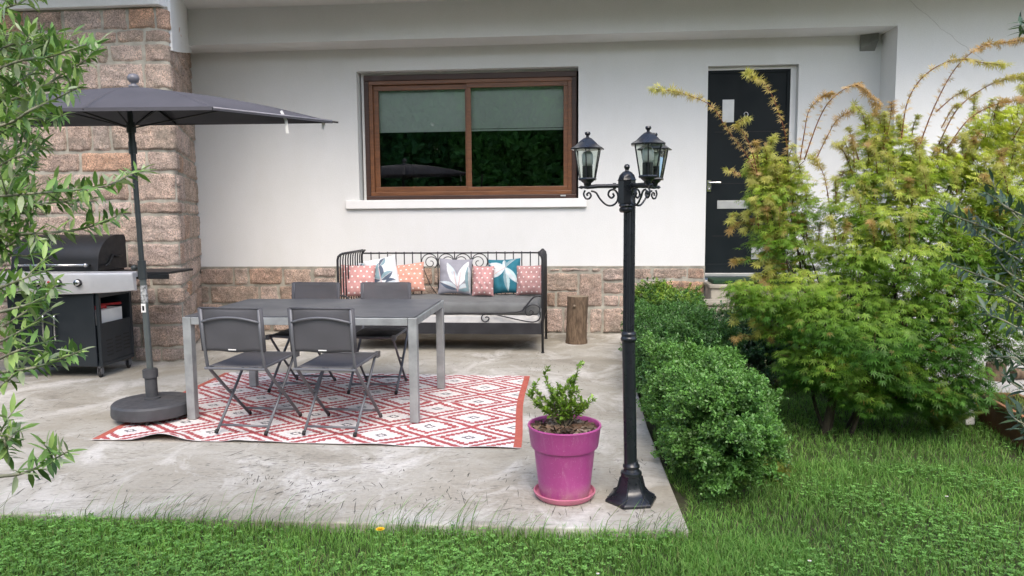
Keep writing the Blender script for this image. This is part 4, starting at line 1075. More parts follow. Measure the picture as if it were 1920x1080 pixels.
for ang in (172, -64, 41):
    a = radians(ang); dr = Vector((cos(a), sin(a), 0)); H0 = Vector((hx_, hy_, 1.525)); R1 = .185
    m = MB(); e = H0+dr*R1+Vector((0, 0, -.004))
    m.tube([H0+dr*.03, H0+dr*.15], .0095, 12); m.tube([H0+dr*.05, H0+dr*.065], .014, 12); m.tube([H0+dr*.14, e, e+dr*.02, e+dr*.03, e+dr*.045], [.0105, .0095, .006, .009, .001], 10)
    arm = m.build('arm', M['lamp'], lp, smooth='auto')
    m = MB(); 
    s = [H0+dr*x+Vector((0, 0, z)) for x, z in [(.155, -.012), (.165, -.045), (.180, -.052), (.190, -.038), (.184, -.024), (.174, -.030)]]
    S2 = [H0+dr*x+Vector((0, 0, z)) for x, z in [(.196, -.018), (.203, -.036), (.194, -.056), (.178, -.058), (.168, -.044), (.176, -.030), (.187, -.036), (.184, -.045)]]
    m.tube(smooth_path(S2), .0045, 7)
    S3 = [H0+dr*x+Vector((0, 0, z)) for x, z in [(.168, -.022), (.145, -.030), (.125, -.060), (.095, -.088), (.065, -.090), (.044, -.070), (.042, -.040), (.058, -.018), (.080, -.022), (.086, -.042), (.072, -.056), (.060, -.046), (.066, -.034)]]
    m.tube(smooth_path(S3), .0048, 7); m.build('scroll', M['lamp'], arm, smooth=True)
    # lantern
    c = Vector((e.x, e.y, 1.535)); rot = a+radians(30)
    m = MB(); m.lathe([(.010, -.012), (.016, -.006), (.018, .004), (.030, .014), (.033, .020)], c, 16)
    m.lathe([(.043, .018), (.047, .024), (.045, .030)], c, 6, rot)
    lan = m.build('lantern', M['lamp'], lp, smooth='auto')
    zb_, zt = .030, .165; rb, rt = .041, .066
    m = MB()
    for k in range(6):
        b = rot+2*pi*k/6; m.tube([c+Vector((rb*cos(b), rb*sin(b), zb_)), c+Vector((rt*cos(b), rt*sin(b), zt))], .0028, 6)
    m.lathe([(rt+.002, zt-.004), (rt+.003, zt+.002)], c, 6, rot); m.build('lantern_cage', M['lamp'], lan)
    for k in range(6):
        b0, b1 = rot+2*pi*k/6, rot+2*pi*(k+1)/6; g = .97
        q = [c+Vector((rb*g*cos(b0), rb*g*sin(b0), zb_)), c+Vector((rb*g*cos(b1), rb*g*sin(b1), zb_)), c+Vector((rt*g*cos(b1), rt*g*sin(b1), zt)), c+Vector((rt*g*cos(b0), rt*g*sin(b0), zt))]
        m = MB(); m.add(q, [(0, 1, 2, 3)]); m.build('glass_pane', M['lglass'], lan)
    m = MB(); m.lathe([(.084, .162), (.086, .167), (.060, .182), (.040, .200), (.022, .214), (.016, .217)], c, 6, rot)
    m.lathe([(.014, .214), (.007, .222), (.007, .227), (.0120, .232), (.0138, .237), (.0115, .244), (.0001, .246)], c, 14)
    m.build('lantern_roof', M['lamp'], lan, smooth='auto')
    m = MB(); m.lathe([(.024, .03), (.024, .085)], c, 16); m.build('bulb_socket', M['lamp'], lan, smooth='auto')
    m = MB(); m.lathe([(.022, .086), (.0265, .10), (.0265, .138), (.018, .152), (.0001, .156)], c, 16); m.build('bulb', M['bulb'], lan, smooth=True)

# ------------------------------------------------------------------ pink pot with saucer and shrub
pc = Vector((-.055, 3.60, 0))
sa = MB(); sa.lathe([(.105, .002), (.135, .004), (.150, .022), (.154, .034), (.148, .036), (.140, .022), (.11, .012), (.0001, .011)], pc, 48)
tag(sa.build('pot_saucer', M['saucer'], smooth='auto'), 'dusty pink plastic saucer under the magenta flower pot', 'saucer')
_n = M['pink'].node_tree; _b = _n.nodes['Principled BSDF']; _src = _b.inputs['Base Color'].links[0].from_socket
_tc = nd(_n, 'ShaderNodeTexCoord'); _mp = nd(_n, 'ShaderNodeMapping'); _mp.inputs['Scale'].default_value = (6, 6, 1.6); _n.links.new(_tc.outputs['Object'], _mp.inputs[0])
_f = ramp(_n, [(.52, (0,)*3), (.72, (.42,)*3)], noise_n(_n, 4, 8, .75, _mp.outputs[0], .6).outputs[0]).outputs[0]
_c = mixc(_n, _f, _src, (.52, .22, .38)); _sp = nd(_n, 'ShaderNodeSeparateXYZ'); _n.links.new(_tc.outputs['Object'], _sp.inputs[0])
_d = ramp(_n, [(.0, (.75,)*3), (.045, (.35,)*3), (.085, (0,)*3)], _sp.outputs['Z']).outputs[0]; _d2 = mixc(_n, 1.0, _d, ramp(_n, [(.35, (0,)*3), (.6, (1,)*3)], noise_n(_n, 14, 6, .7).outputs[0]).outputs[0], 'MULTIPLY')
_c = mixc(_n, _d2, _c, (.42, .27, .24)); _s = ramp(_n, [(.66, (0,)*3), (.69, (.7,)*3)], noise_n(_n, 55, 3, .6, _mp.outputs[0]).outputs[0]).outputs[0]; _c = mixc(_n, _s, _c, (.60, .35, .50)); _n.links.new(_c, _b.inputs['Base Color'])
pt = thing('flower_pot', pc+Vector((0, 0, .012)), 'large magenta plastic flower pot holding a small shrub on the patio', 'flower pot')
m = MB(); m.lathe([(.112, .014), (.122, .017), (.128, .05), (.150, .245), (.153, .252), (.163, .258), (.167, .268), (.178, .355), (.182, .362), (.180, .368), (.172, .367), (.168, .355), (.160, .30), (.0001, .30)], pc, 64)
m.build('pot', M['pink'], pt, smooth='auto')
m = MB(); n = 30
for j in range(8):
    for i in range(n): 
        r = .162*j/7; a = 2*pi*i/n; m.v.append(tuple(pc+Vector((r*cos(a), r*sin(a), .325+.012*noise.noise(Vector((r*40*cos(a), r*40*sin(a), 2)))+.012*(1-j/7)))))
for j in range(7):
    for i in range(n): m.f.append([j*n+i, (j+1)*n+i, (j+1)*n+(i+1) % n, j*n+(i+1) % n]); m.mi.append(0)
m.build('soil', M['soil'], pt, smooth=True)
# bark mulch
N_ = 380; ang = RNG.uniform(0, 2*pi, N_); rr = .158*np.sqrt(RNG.uniform(0, 1, N_))
pos = np.stack([pc.x+rr*np.cos(ang), pc.y+rr*np.sin(ang), .338+RNG.uniform(0, .02, N_)], 1)
tv = [(-.5, -.5, 0), (.5, -.35, .1), (.45, .5, 0), (-.4, .4, -.1), (0, 0, .25)]; tf = [[(0, 1, 4), (1, 2, 4), (2, 3, 4), (3, 0, 4)]]
pal = np.array([(.10, .06, .04), (.17, .11, .075), (.06, .04, .03), (.23, .18, .14), (.12, .085, .06)])
V, Fs, C = scatter(tv, tf, pos, RNG.normal(size=(N_, 3))*[1, 1, .35], np.tile([0, 0, 1.], (N_, 1))+RNG.normal(size=(N_, 3))*.4, RNG.uniform(.012, .038, N_), pal[RNG.integers(0, 5, N_)])
np_mesh('bark_mulch', V, Fs, M['bark_chip'], pt, col=C)

# leaf templates --------------------------------------------------------------
OLIVE = ([(0, 0, 0), (-.10, .28, .03), (0, .3, -.012), (.10, .28, .03), (-.125, .58, .0), (0, .6, -.03), (.125, .58, .0), (-.065, .85, -.05), (0, .86, -.07), (.065, .85, -.05), (0, 1.05, -.12)],
         [[(0, 2, 1), (0, 3, 2), (7, 8, 10), (8, 9, 10)], [(1, 2, 5, 4), (2, 3, 6, 5), (4, 5, 8, 7), (5, 6, 9, 8)]])
BOX = ([(0, 0, 0), (-.30, .5, .10), (0, .52, 0), (.30, .5, .10), (0, 1, -.03)], [[(0, 2, 1), (0, 3, 2), (1, 2, 4), (2, 3, 4)]])
mv, mf = [(0, 0, 0)], []
for an, ln in ((-112, .42), (-72, .72), (-36, .92), (0, 1.0), (36, .92), (72, .72), (112, .42)):
    a = radians(an); d = (sin(a), cos(a)); p = (cos(a), -sin(a)); b = len(mv)
    for (t, s_) in ((.42, -.072), (.42, .072), (1, 0)):
        x, y = ln*t*d[0]+s_*p[0], ln*t*d[1]+s_*p[1]; r = math.hypot(x, y); mv.append((x, y, -.34*r*r + (.02 if s_ else 0)))
    mf += [(0, b, b+1), (b, b+2, b+1)]
MAPLE = (mv, [mf])

def shrubby(stems, leaf, lsize, spacing, colf, lr=.02, twigs=None, jitter=.7, pairs=True):
    """leaves along polylines; stems: list of (pts, r0, r1)"""
    P, D, Nn, Sz, Cc = [], [], [], [], []
    for (pts, r0_, r1_, start) in stems:
        pts = [Vector(p) for p in pts]; L = [0]
        for a, b in zip(pts, pts[1:]): L.append(L[-1]+(b-a).length)
        s = start*L[-1]; k = 0
        while s < L[-1]:
            i = max(j for j in range(len(L)-1) if L[j] <= s+1e-9); t = (s-L[i])/max(1e-6, L[i+1]-L[i]); p = pts[i].lerp(pts[i+1], t); ax = (pts[i+1]-pts[i]).normalized()
            side = ax.orthogonal().normalized(); side.rotate(Matrix.Rotation(k*1.6+random.random()*jitter, 3, ax))
            for sg in ((1, -1) if pairs else (1,)):
                d = ax*random.uniform(.5, 1.1)+side*sg*random.uniform(.7, 1.1)+Vector((0, 0, random.uniform(-.15, .3)))
                P.append(p); D.append(d); Nn.append(Vector((random.gauss(0, .35), random.gauss(0, .35), 1))); Sz.append(lsize*random.uniform(.65, 1.15)*(1-.35*(s/L[-1]))); Cc.append(colf(s/L[-1]))
            s += spacing*random.uniform(.7, 1.3); k += 1
        P.append(pts[-1]); D.append((pts[-1]-pts[-2])); Nn.append(Vector((.2, 0, 1))); Sz.append(lsize*.8); Cc.append(colf(1))
    return scatter(leaf[0], leaf[1], np.array([tuple(p) for p in P]), np.array([tuple(p) for p in D]), np.array([tuple(p) for p in Nn]), np.array(Sz), np.array(Cc))

# the small shrub in the pot
random.seed(21)
stems = []
c0 = pc+Vector((-.01, 0, .335))
tips = [(1020, 700, -.02), (1000, 730, 0), (1085, 688, .02), (1075, 730, 0), (1112, 752, .03), (1040, 742, -.04), (1060, 745, -.06), (1055, 760, .06), (1030, 760, .05), (1085, 760, -.04), (1095, 770, .0), (1015, 765, -.02), (1050, 730, .04), (1067, 715, .0), (990, 742, .03)]
for x, y, dy in tips:
    e = at(x, y, pc.y+dy); b = c0+Vector((random.uniform(-.02, .02), random.uniform(-.02, .02), 0)); mid = b.lerp(e, .5)+Vector((random.uniform(-.02, .02), random.uniform(-.02, .02), .012))
    pts = smooth_path([b, mid, e], 4); stems.append((pts, .004, .0015, .48))
    for k in range(5):
        q = pts[random.randrange(3, len(pts))]; stems.append(([q, q+Vector((random.uniform(-.04, .04), random.uniform(-.04, .04), random.uniform(.01, .05)))], .0015, .001, .1))
sp_ = MB()
for pts, a_, b_, s_ in stems: sp_.tube(pts, [a_+(b_-a_)*i/(len(pts)-1) for i in range(len(pts))], 5)
sp_.tube([c0+Vector((.01, .01, 0)), c0+Vector((.045, -.01, .13))], .005, 6)
plant = thing('potted_shrub', c0, 'small sparse green shrub growing in the magenta flower pot', 'shrub')
sp_.build('stem', simple('twig', (.14, .12, .08), .8), plant, smooth=True)
V, Fs, C = shrubby(stems, BOX, .033, .0080, lambda t: tuple(np.array((.14, .26, .035))*(.7+.5*random.random())+np.array((.10, .12, 0))*t*random.random()))
np_mesh('foliage', V, Fs, M['leaf_box'], plant, col=C)

# ------------------------------------------------------------------ clumped foliage
def clump_points(c, rad, n, shell=.55):
    v = RNG.normal(size=(n, 3)); v = norm(v); r = (shell+(1-shell)*RNG.uniform(0, 1, n)**.6)[:, None]
    return c+v*r*rad, v

def boxwood(label, cx, cy, rx, ry, h, n, grp, col=(.05, .13, .035), lowz=-.05, seed=0, tipcol=(.17, .27, .03), tip=.0):
    t = thing('boxwood_shrub', (cx, cy, -.05), label, 'shrub', grp)
    # trunk stems
    m = MB(); rn = random.Random(seed)
    for k in range(9):
        a = rn.uniform(0, 2*pi); m.tube([(cx+.04*cos(a), cy+.04*sin(a), -.05), (cx+rx*.35*cos(a), cy+ry*.35*sin(a), h*.4), (cx+rx*.7*cos(a), cy+ry*.7*sin(a), h*.85)], [.012, .008, .004], 6)
    m.build('stem', M['trunk'], t, smooth=True)
    # lumpy shell: sprig clusters
    ns = int(n*1.35)//26
    v = norm(RNG.normal(size=(ns, 3))); v[:, 2] = np.where(v[:, 2] < -.55, -v[:, 2], v[:, 2])
    # superellipsoid: boxier than a ball
    k = (np.abs(v)**3.1).sum(1)**(-1/3.1); sv = v*k[:, None]
    lump = np.array([noise.noise(Vector((float(a)*2.6+seed, float(b)*2.6, float(c)*2.6))) for a, b, c in v])
    lump2 = 1.5*np.array([noise.noise(Vector((float(a)*6+seed, float(b)*6, float(c)*6))) for a, b, c in v])
    rr = (.90+.42*lump+.14*lump2)*(RNG.uniform(.80, 1.04, ns))
    sc = np.array([rx, ry, h*.52]); ctr = np.array([cx, cy, h*.48])
    base = ctr+sv*rr[:, None]*sc
    out = norm(sv*[1, 1, 1]+[0, 0, .35])
    # each sprig: short shoot with leaves
    m_ = 26; tt = RNG.uniform(0, 1, (ns, m_)); sprdir = norm(out+RNG.normal(size=(ns, 3))*.35)
    ln = RNG.uniform(.035, .085, (ns, 1)); 
    pos = base[:, None]+sprdir[:, None]*(tt*ln)[..., None]+RNG.normal(size=(ns, m_, 3))*.006
    d = sprdir[:, None]*.8+norm(RNG.normal(size=(ns, m_, 3)))*.9
    pos = pos.reshape(-1, 3); d = d.reshape(-1, 3); nr = np.repeat(out, m_, 0)*.8+RNG.normal(size=(len(pos), 3))*.5
    cc = np.array(col)*RNG.uniform(.65, 1.35, (ns, 1)); cc = np.repeat(cc, m_, 0)
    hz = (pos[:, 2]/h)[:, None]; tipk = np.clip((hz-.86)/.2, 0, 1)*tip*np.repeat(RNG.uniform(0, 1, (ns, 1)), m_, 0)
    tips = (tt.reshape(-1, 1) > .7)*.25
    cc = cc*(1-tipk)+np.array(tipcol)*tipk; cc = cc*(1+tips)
    keep = pos[:, 2] > lowz
    V, Fs, C = scatter(BOX[0], BOX[1], pos[keep], d[keep], nr[keep], RNG.uniform(.013, .022, keep.sum()), cc[keep])
    # inner layer of larger leaves to close the volume
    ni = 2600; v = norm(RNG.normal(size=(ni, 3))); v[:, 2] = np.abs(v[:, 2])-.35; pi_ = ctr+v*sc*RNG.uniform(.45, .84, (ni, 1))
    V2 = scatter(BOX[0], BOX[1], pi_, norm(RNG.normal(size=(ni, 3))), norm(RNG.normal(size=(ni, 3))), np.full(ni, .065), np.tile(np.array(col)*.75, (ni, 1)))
    V, Fs, C = merge([(V, Fs, C), V2])
    np_mesh('foliage', V, Fs, M['leaf_box'], t, col=C)
G = 'clipped shrubs along the patio edge'
boxwood('bright tipped box shrub at the far end of the patio edge, below the stone base', .90, 7.15, .36, .62, .62, 60000, G, (.05, .14, .03), seed=3, tipcol=(.30, .42, .04), tip=.8)
boxwood('dark green box shrub in the middle of the row along the patio edge', .82, 5.75, .33, 1.05, .58, 95000, G, (.075, .175, .045), seed=8, tipcol=(.10, .22, .04), tip=.5)
boxwood('glossy green box shrub nearest the lawn in front, right of the lamp post', .77, 4.36, .28, .84, .53, 118000, G, (.105, .23, .05), seed=14, tipcol=(.12, .26, .05), tip=.5)
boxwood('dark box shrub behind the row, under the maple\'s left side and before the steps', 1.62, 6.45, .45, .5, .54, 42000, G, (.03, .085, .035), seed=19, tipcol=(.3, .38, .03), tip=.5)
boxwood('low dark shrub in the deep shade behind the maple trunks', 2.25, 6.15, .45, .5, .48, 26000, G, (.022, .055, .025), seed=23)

# ------------------------------------------------------------------ maple
random.seed(5)
mp0 = Vector((1.72, 4.95, -.05))
mt = thing('japanese_maple', mp0, 'green and golden Japanese maple with arching reddish shoots on the lawn by the door', 'tree')
clumps = [(1428,318,34,22,4.9),(1470,335,52,34,4.9),(1436,372,42,32,4.8),(1490,398,58,44,5.0),(1450,445,48,36,4.8),(1505,470,56,36,5.0),(1480,512,48,26,5.1),
 (1395,548,38,20,4.7),(1430,575,50,22,4.7),(1500,545,70,32,4.7),(1465,615,48,32,4.8),(1545,610,72,40,4.6),(1500,672,52,30,4.7),(1560,690,62,34,4.6),(1600,560,76,46,4.8),(1640,640,80,42,4.5),
 (1700,590,80,44,4.7),(1775,650,62,42,4.6),(1810,700,45,30,4.6),
 (1640,262,34,30,5.0),(1682,285,44,38,5.0),(1622,330,44,28,4.9),(1680,345,66,36,4.9),(1600,395,54,34,4.9),(1665,420,76,44,4.8),(1725,400,66,48,4.8),(1745,318,48,30,4.9),(1600,470,66,38,4.8),(1700,492,84,46,4.7),(1770,470,60,52,4.8),(1775,560,76,48,4.7),
 (1850,250,42,36,5.1),(1905,250,46,52,5.1),(1838,318,52,38,5.0),(1900,350,60,52,5.0),(1822,400,56,44,4.9),(1868,470,62,56,4.9),(1905,560,56,60,4.8),(1845,600,60,46,4.7),
 (1612,738,56,26,4.7),(1500,700,44,26,4.8),(1660,752,50,24,4.8),(1720,752,50,24,4.8),(1790,752,44,22,4.7),(1640,700,70,34,5.3),(1700,705,56,30,4.6),(1760,738,50,26,4.6),(1820,735,44,24,4.6),(1545,712,40,20,4.9),(1880,640,50,44,4.8),(1930,500,50,60,4.9),(1790,330,40,30,5.0),(1805,480,56,48,4.8),(1860,380,50,50,4.8),(1900,450,50,50,4.8),(1720,340,40,36,5.1),(1970,280,60,60,5.1),(1980,420,70,70,5.0),(1970,570,70,60,4.9),(1520,600,60,50,5.4),(1620,520,90,60,5.4),(1720,620,90,60,5.4),(1650,700,80,40,5.3),(1820,520,80,70,5.3)]
parts = []; stemsM = []
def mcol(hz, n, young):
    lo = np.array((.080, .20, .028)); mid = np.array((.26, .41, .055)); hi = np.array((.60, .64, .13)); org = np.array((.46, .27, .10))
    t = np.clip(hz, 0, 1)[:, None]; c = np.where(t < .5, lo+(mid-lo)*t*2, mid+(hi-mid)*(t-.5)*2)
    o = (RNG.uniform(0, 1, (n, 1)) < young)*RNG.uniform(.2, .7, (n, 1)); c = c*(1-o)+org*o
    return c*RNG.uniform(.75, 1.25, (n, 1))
for (x, y, a, b, Y) in clumps:
    c = at(x, y, Y); sc_ = Y/1400; rx, rz = a*sc_*1.05, b*sc_*1.1; ry = rx*.9
    n = int(120+rx*rz*16500)
    # layered fan sprays
    v = norm(RNG.normal(size=(n, 3))); r = RNG.uniform(.2, 1.0, (n, 1))**.45*np.where(RNG.uniform(0, 1, (n, 1)) < .12, 1.3, 1)
    p = np.array(c)+v*r*[rx*.92, ry, rz*.88]
    lay = .085; lp_ = lay*random.uniform(0, 1); k_ = RNG.uniform(0, 1, n) < .5; zq = np.round((p[:, 2]+lp_+.25*(p[:, 0]-c.x)*random.uniform(-1, 1))/lay)*lay-lp_-.25*np.hypot(p[:, 0]-c.x, p[:, 1]-c.y)+.03; p[:, 2] = np.where(k_, zq, p[:, 2])+RNG.normal(size=n)*.016
    out = norm((p-np.array((1.9, 5.0, c.z-.2)))*[1, 1, .3]); d = out*.8+RNG.normal(size=(n, 3))*.45+[0, 0, -.30]
    nr = np.array([0, 0, 1.])+out*.35+RNG.normal(size=(n, 3))*.22
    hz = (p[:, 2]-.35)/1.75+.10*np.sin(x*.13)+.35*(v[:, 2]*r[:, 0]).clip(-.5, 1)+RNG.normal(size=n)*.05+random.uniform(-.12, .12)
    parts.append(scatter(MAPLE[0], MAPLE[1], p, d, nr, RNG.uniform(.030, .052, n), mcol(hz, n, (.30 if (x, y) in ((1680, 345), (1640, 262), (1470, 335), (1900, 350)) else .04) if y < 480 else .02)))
    # twig to clump
    root = mp0+Vector((random.uniform(-.12, .2), random.uniform(-.08, .1), 0)); cc = Vector(c)
    k1 = root.lerp(cc, .45)+Vector((0, 0, .12)); stemsM.append(smooth_path([root+Vector((0, 0, .3)), k1, cc], 5))
    for k in range(5):
        e = cc+Vector((random.uniform(-1, 1)*rx*.8, random.uniform(-1, 1)*ry*.8, random.uniform(-.3, .9)*rz)); parts.append(tube_np([cc+Vector((0, 0, -rz*.6)), cc.lerp(e, .5), e], [.003, .002, .0012], 4, (.16, .09, .05)))
auto = []
for (x, y, a, b, Y) in clumps:
    if y > 500: continue
    for k in range(4):
        x0_ = x+random.uniform(-.7, .7)*a; y0_ = y-b*random.uniform(.3, .8); ll = random.uniform(25, 60); lean_ = random.uniform(-.5, .5)
        auto.append(([(x0_, y0_), (x0_+lean_*ll*.3, y0_-ll*.6), (x0_+lean_*ll*1.0, y0_-ll*1.0)], Y+random.uniform(-.15, .15)))
for k in range(40):
    x0_, y0_ = random.uniform(1380, 1480), random.uniform(320, 640); ll = random.uniform(15, 40)
    auto.append(([(x0_+20, y0_), (x0_-5, y0_+random.uniform(-8, 3)), (x0_-ll*.6, y0_+random.uniform(0, 14))], 4.8))
shoots = auto+[([(1415,320),(1398,288),(1365,245),(1335,200),(1290,178),(1255,170),(1225,168)], 4.75), ([(1420,330),(1412,290),(1395,250),(1380,232),(1405,222)], 4.7), ([(1478,300),(1472,250),(1458,205),(1440,165),(1415,145),(1398,134)], 4.9),
 ([(1500,300),(1508,250),(1518,205),(1545,180),(1560,176)], 4.95), ([(1508,300),(1535,225),(1560,185),(1600,160),(1625,172),(1645,196)], 4.95), ([(1525,310),(1548,262),(1570,225),(1604,205)], 5.0), ([(1610,300),(1600,265),(1590,240)], 5.0),
 ([(1650,300),(1668,230),(1672,190)], 4.95), ([(1690,260),(1702,190),(1735,140),(1790,112),(1845,118),(1885,122)], 4.9), ([(1725,270),(1752,200),(1790,130),(1835,90),(1880,80),(1925,74)], 4.9),
 ([(1760,270),(1795,205),(1845,165),(1890,148),(1925,142)], 4.9), ([(1775,280),(1815,225),(1870,195),(1925,186)], 4.9), ([(1755,210),(1790,180),(1812,172)], 4.95), ([(1765,240),(1785,205),(1800,195)], 4.9), ([(1610,360),(1585,290),(1565,270)], 4.9), ([(1900,260),(1925,215)], 5.0), ([(1390,330),(1375,322),(1362,318)], 4.7), ([(1560,420),(1545,330),(1520,290)], 5.0)]
for pts2, Y in shoots:
    isauto = len(pts2) == 3 and (pts2, Y) in auto
    pts = smooth_path([at(x, y, Y-.03*i) for i, (x, y) in enumerate(pts2)], 6); n = len(pts)
    parts.append(tube_np(pts, [.0042-.0030*i/(n-1) for i in range(n)], 5, (.24, .09, .05)))
    L = sum((b-a).length for a, b in zip(pts, pts[1:])); ns = max(4, int(L/.026)); P, D, NN, SZ = [], [], [], []
    for k in range(ns):
        f = (k+.5)/ns*(n-1); i = int(f); p = pts[i].lerp(pts[min(i+1, n-1)], f-i); ax = (pts[min(i+1, n-1)]-pts[max(i-1, 0)]).normalized(); sd_ = ax.cross(Vector((0, 1, .2))).normalized()
        for sg in (1, -1):
            for rep in range(3 if isauto else 2 if f/n > .55 else 1):
                P.append(p+Vector((random.gauss(0, .006), random.gauss(0, .012), random.gauss(0, .006)))); D.append(ax*.7+sd_*sg*.8+Vector((random.gauss(0, .3), random.gauss(0, .5), -.25))); NN.append(Vector((random.gauss(0, .4), -.5+random.gauss(0, .4), .9))); SZ.append(random.uniform(.024, .038)+.012*(f/n))
    m_ = len(P); t = np.linspace(0, 1, m_)[:, None]; cA = np.array((.54, .36, .17)) if not isauto else np.array((.22, .27, .045)); cB = np.array((.48, .46, .12)) if random.random() > .3 else np.array((.46, .30, .12)); C_ = (cA*(1-t)+cB*t)*RNG.uniform(.8, 1.2, (m_, 1))
    parts.append(scatter(MAPLE[0], MAPLE[1], np.array([tuple(q) for q in P]), np.array([tuple(q) for q in D]), np.array([tuple(q) for q in NN]), np.array(SZ), C_))
V, Fs, C = merge(parts); np_mesh('crown', V, Fs, M['leaf'], mt, col=C)
for k, (bx_, tx, ty, r) in enumerate([(1592, 1575, 560, .025), (1607, 1610, 560, .021), (1650, 1720, 560, .026), (1640, 1700, 480, .016), (1600, 1480, 600, .013)]):
    b = onz(bx_, 808, -.05); b.y = mp0.y+(k % 3-1)*.07; b.x = mp0.x+(bx_-1625)*.0035; e = at(tx, ty, 4.95+.1*(k % 3-1)); mid = b.lerp(e, .5)+Vector((random.uniform(-.04, .04), 0, .02)); pts = smooth_path([b, b.lerp(mid, .5)+Vector((random.uniform(-.02, .02), 0, 0)), mid, e], 5)
    m = MB(); m.tube(pts, [r*(1-.6*i/(len(pts)-1)) for i in range(len(pts))], 9); m.build('trunk', M['trunk'], mt, smooth=True)
m = MB()
for pts in stemsM: m.tube(pts, [.012-.009*i/(len(pts)-1) for i in range(len(pts))], 6)
m.build('branch', M['trunk'], mt, smooth=True)

# ------------------------------------------------------------------ olive branches, left and right
def olive(label, root, twigs, lsize, colf, extra, trunk_r, spacing=.016):
    t = thing('olive_tree', root, label, 'tree'); stems = []; wood = MB()
    for pts2, D in twigs:
        pts = smooth_path([atd(x, y, D+.02*i*(1 if i % 2 else -1)) for i, (x, y) in enumerate(pts2)], 5); stems.append((pts, 0, 0, .05 if pts2[-1][1] < 430 else .3))
        n = len(pts); wood.tube(pts, [.0042-.0030*i/(n-1) for i in range(n)], 6)
        for k in range(extra if pts2[-1][1] < 430 or extra < 5 else 1):
            i = random.randrange(1, n-1); ax = (pts[i+1]-pts[i]).normalized(); e = pts[i]+ax*random.uniform(.015, .05)+Vector((random.uniform(-.02, .02), random.uniform(-.05, .05), random.uniform(-.02, .055)))
            sub = [pts[i], pts[i].lerp(e, .5)+Vector((0, 0, .004)), e]; stems.append((sub, 0, 0, .15)); wood.tube(sub, [.0018, .0014, .0009], 5)
        a = Vector(root)+Vector((0, 0, .5+random.random()*1.2)); wood.tube(smooth_path([a, a.lerp(pts[0], .5)+Vector((0, 0, .05)), pts[0]], 5), [.007-.003*k/10 for k in range(11)], 6)
    tr = MB(); R0 = Vector(root); P_ = smooth_path([R0, R0+Vector((.03, .02, .7)), R0+Vector((-.02, .0, 1.4)), R0+Vector((.03, 0, 2.3))], 6); tr.tube(P_, [trunk_r*(1-.7*i/(len(P_)-1)) for i in range(len(P_))], 12)
    tr.build('trunk', M['trunk'], t, smooth=True)
    wood.build('branch', simple('olive_twig', (.25, .25, .17), .8), t, smooth=True)
    V, Fs, C = shrubby(stems, OLIVE, lsize, spacing, colf); np_mesh('crown', V, Fs, M['olive'], t, col=C); return t
random.seed(12)
def oc(t):
    base = random.choice([(.16, .30, .08), (.20, .34, .09), (.10, .20, .06), (.30, .44, .13), (.36, .43, .26)])
    return tuple(np.array(base)*random.uniform(.75, 1.2))
tw = [([(-90,70),(-20,25),(30,8),(75,-15)],1.6), ([(-60,150),(0,128),(45,112),(89,108),(135,92),(172,80)],1.65), ([(-60,200),(10,190),(70,170),(115,140),(160,112),(175,82)],1.7), ([(-60,120),(10,100),(50,80),(90,62)],1.75),
 ([(-60,250),(20,230),(60,205),(105,185),(150,162)],1.6), ([(-60,290),(0,250),(50,225),(95,222),(118,216)],1.7), ([(-60,220),(0,180),(40,150),(75,120),(95,70)],1.8), ([(-50,330),(0,310),(40,290),(85,275)],1.65),
 ([(-60,375),(0,368),(70,362),(140,356),(200,348),(248,325)],1.6), ([(-60,400),(0,398),(60,385),(120,378),(180,372)],1.7), ([(-50,450),(20,440),(90,436),(160,428),(232,400)],1.65), ([(-60,440),(0,420),(40,390),(60,350)],1.7),
 ([(-50,560),(0,540),(50,520),(90,505)],1.55), ([(-50,600),(0,585),(40,575),(80,560),(104,535)],1.5), ([(-60,640),(0,615),(40,590),(80,560)],1.6), ([(-50,560),(-10,545),(30,548),(60,530)],1.6),
 ([(-50,690),(0,672),(40,655),(90,640)],1.5), ([(-60,700),(0,698),(60,690),(105,676),(152,658)],1.5), ([(-60,650),(0,640),(30,625),(60,610)],1.55), ([(-50,740),(0,725),(22,705),(35,690)],1.5),
 ([(-60,500),(0,470),(30,450),(60,420)],1.7), ([(-60,480),(0,475),(50,480),(95,470)],1.75), ([(-60,300),(10,330),(50,320),(70,300)],1.8), ([(-60,180),(0,215),(40,250),(60,280)],1.75),
 ([(-60,900),(0,893),(40,888),(80,872),(128,846)],1.35), ([(-60,880),(0,850),(20,820),(40,805)],1.4), ([(-60,780),(-10,800),(10,830),(15,860)],1.4)]
for k in range(9):
    y = random.uniform(60, 380); e = random.uniform(0, 45)+(35 if 80 < y < 260 else 0); tw.append(([(-90, y+random.uniform(-20, 60)), (-30, y+20), (e*.5, y+random.uniform(-20, 20)), (e, y+random.uniform(-50, 20))], random.uniform(1.7, 2.1)))
olive('leafy olive tree at the left edge, its branches reaching in before the barbecue', (-2.05, 1.45, -.05), tw, .050, oc, 5, .06, .015)
def oc2(t):
    base = random.choice([(.055, .10, .065), (.04, .075, .055), (.09, .15, .10), (.07, .12, .05)]); return tuple(np.array(base)*random.uniform(.8, 1.2))
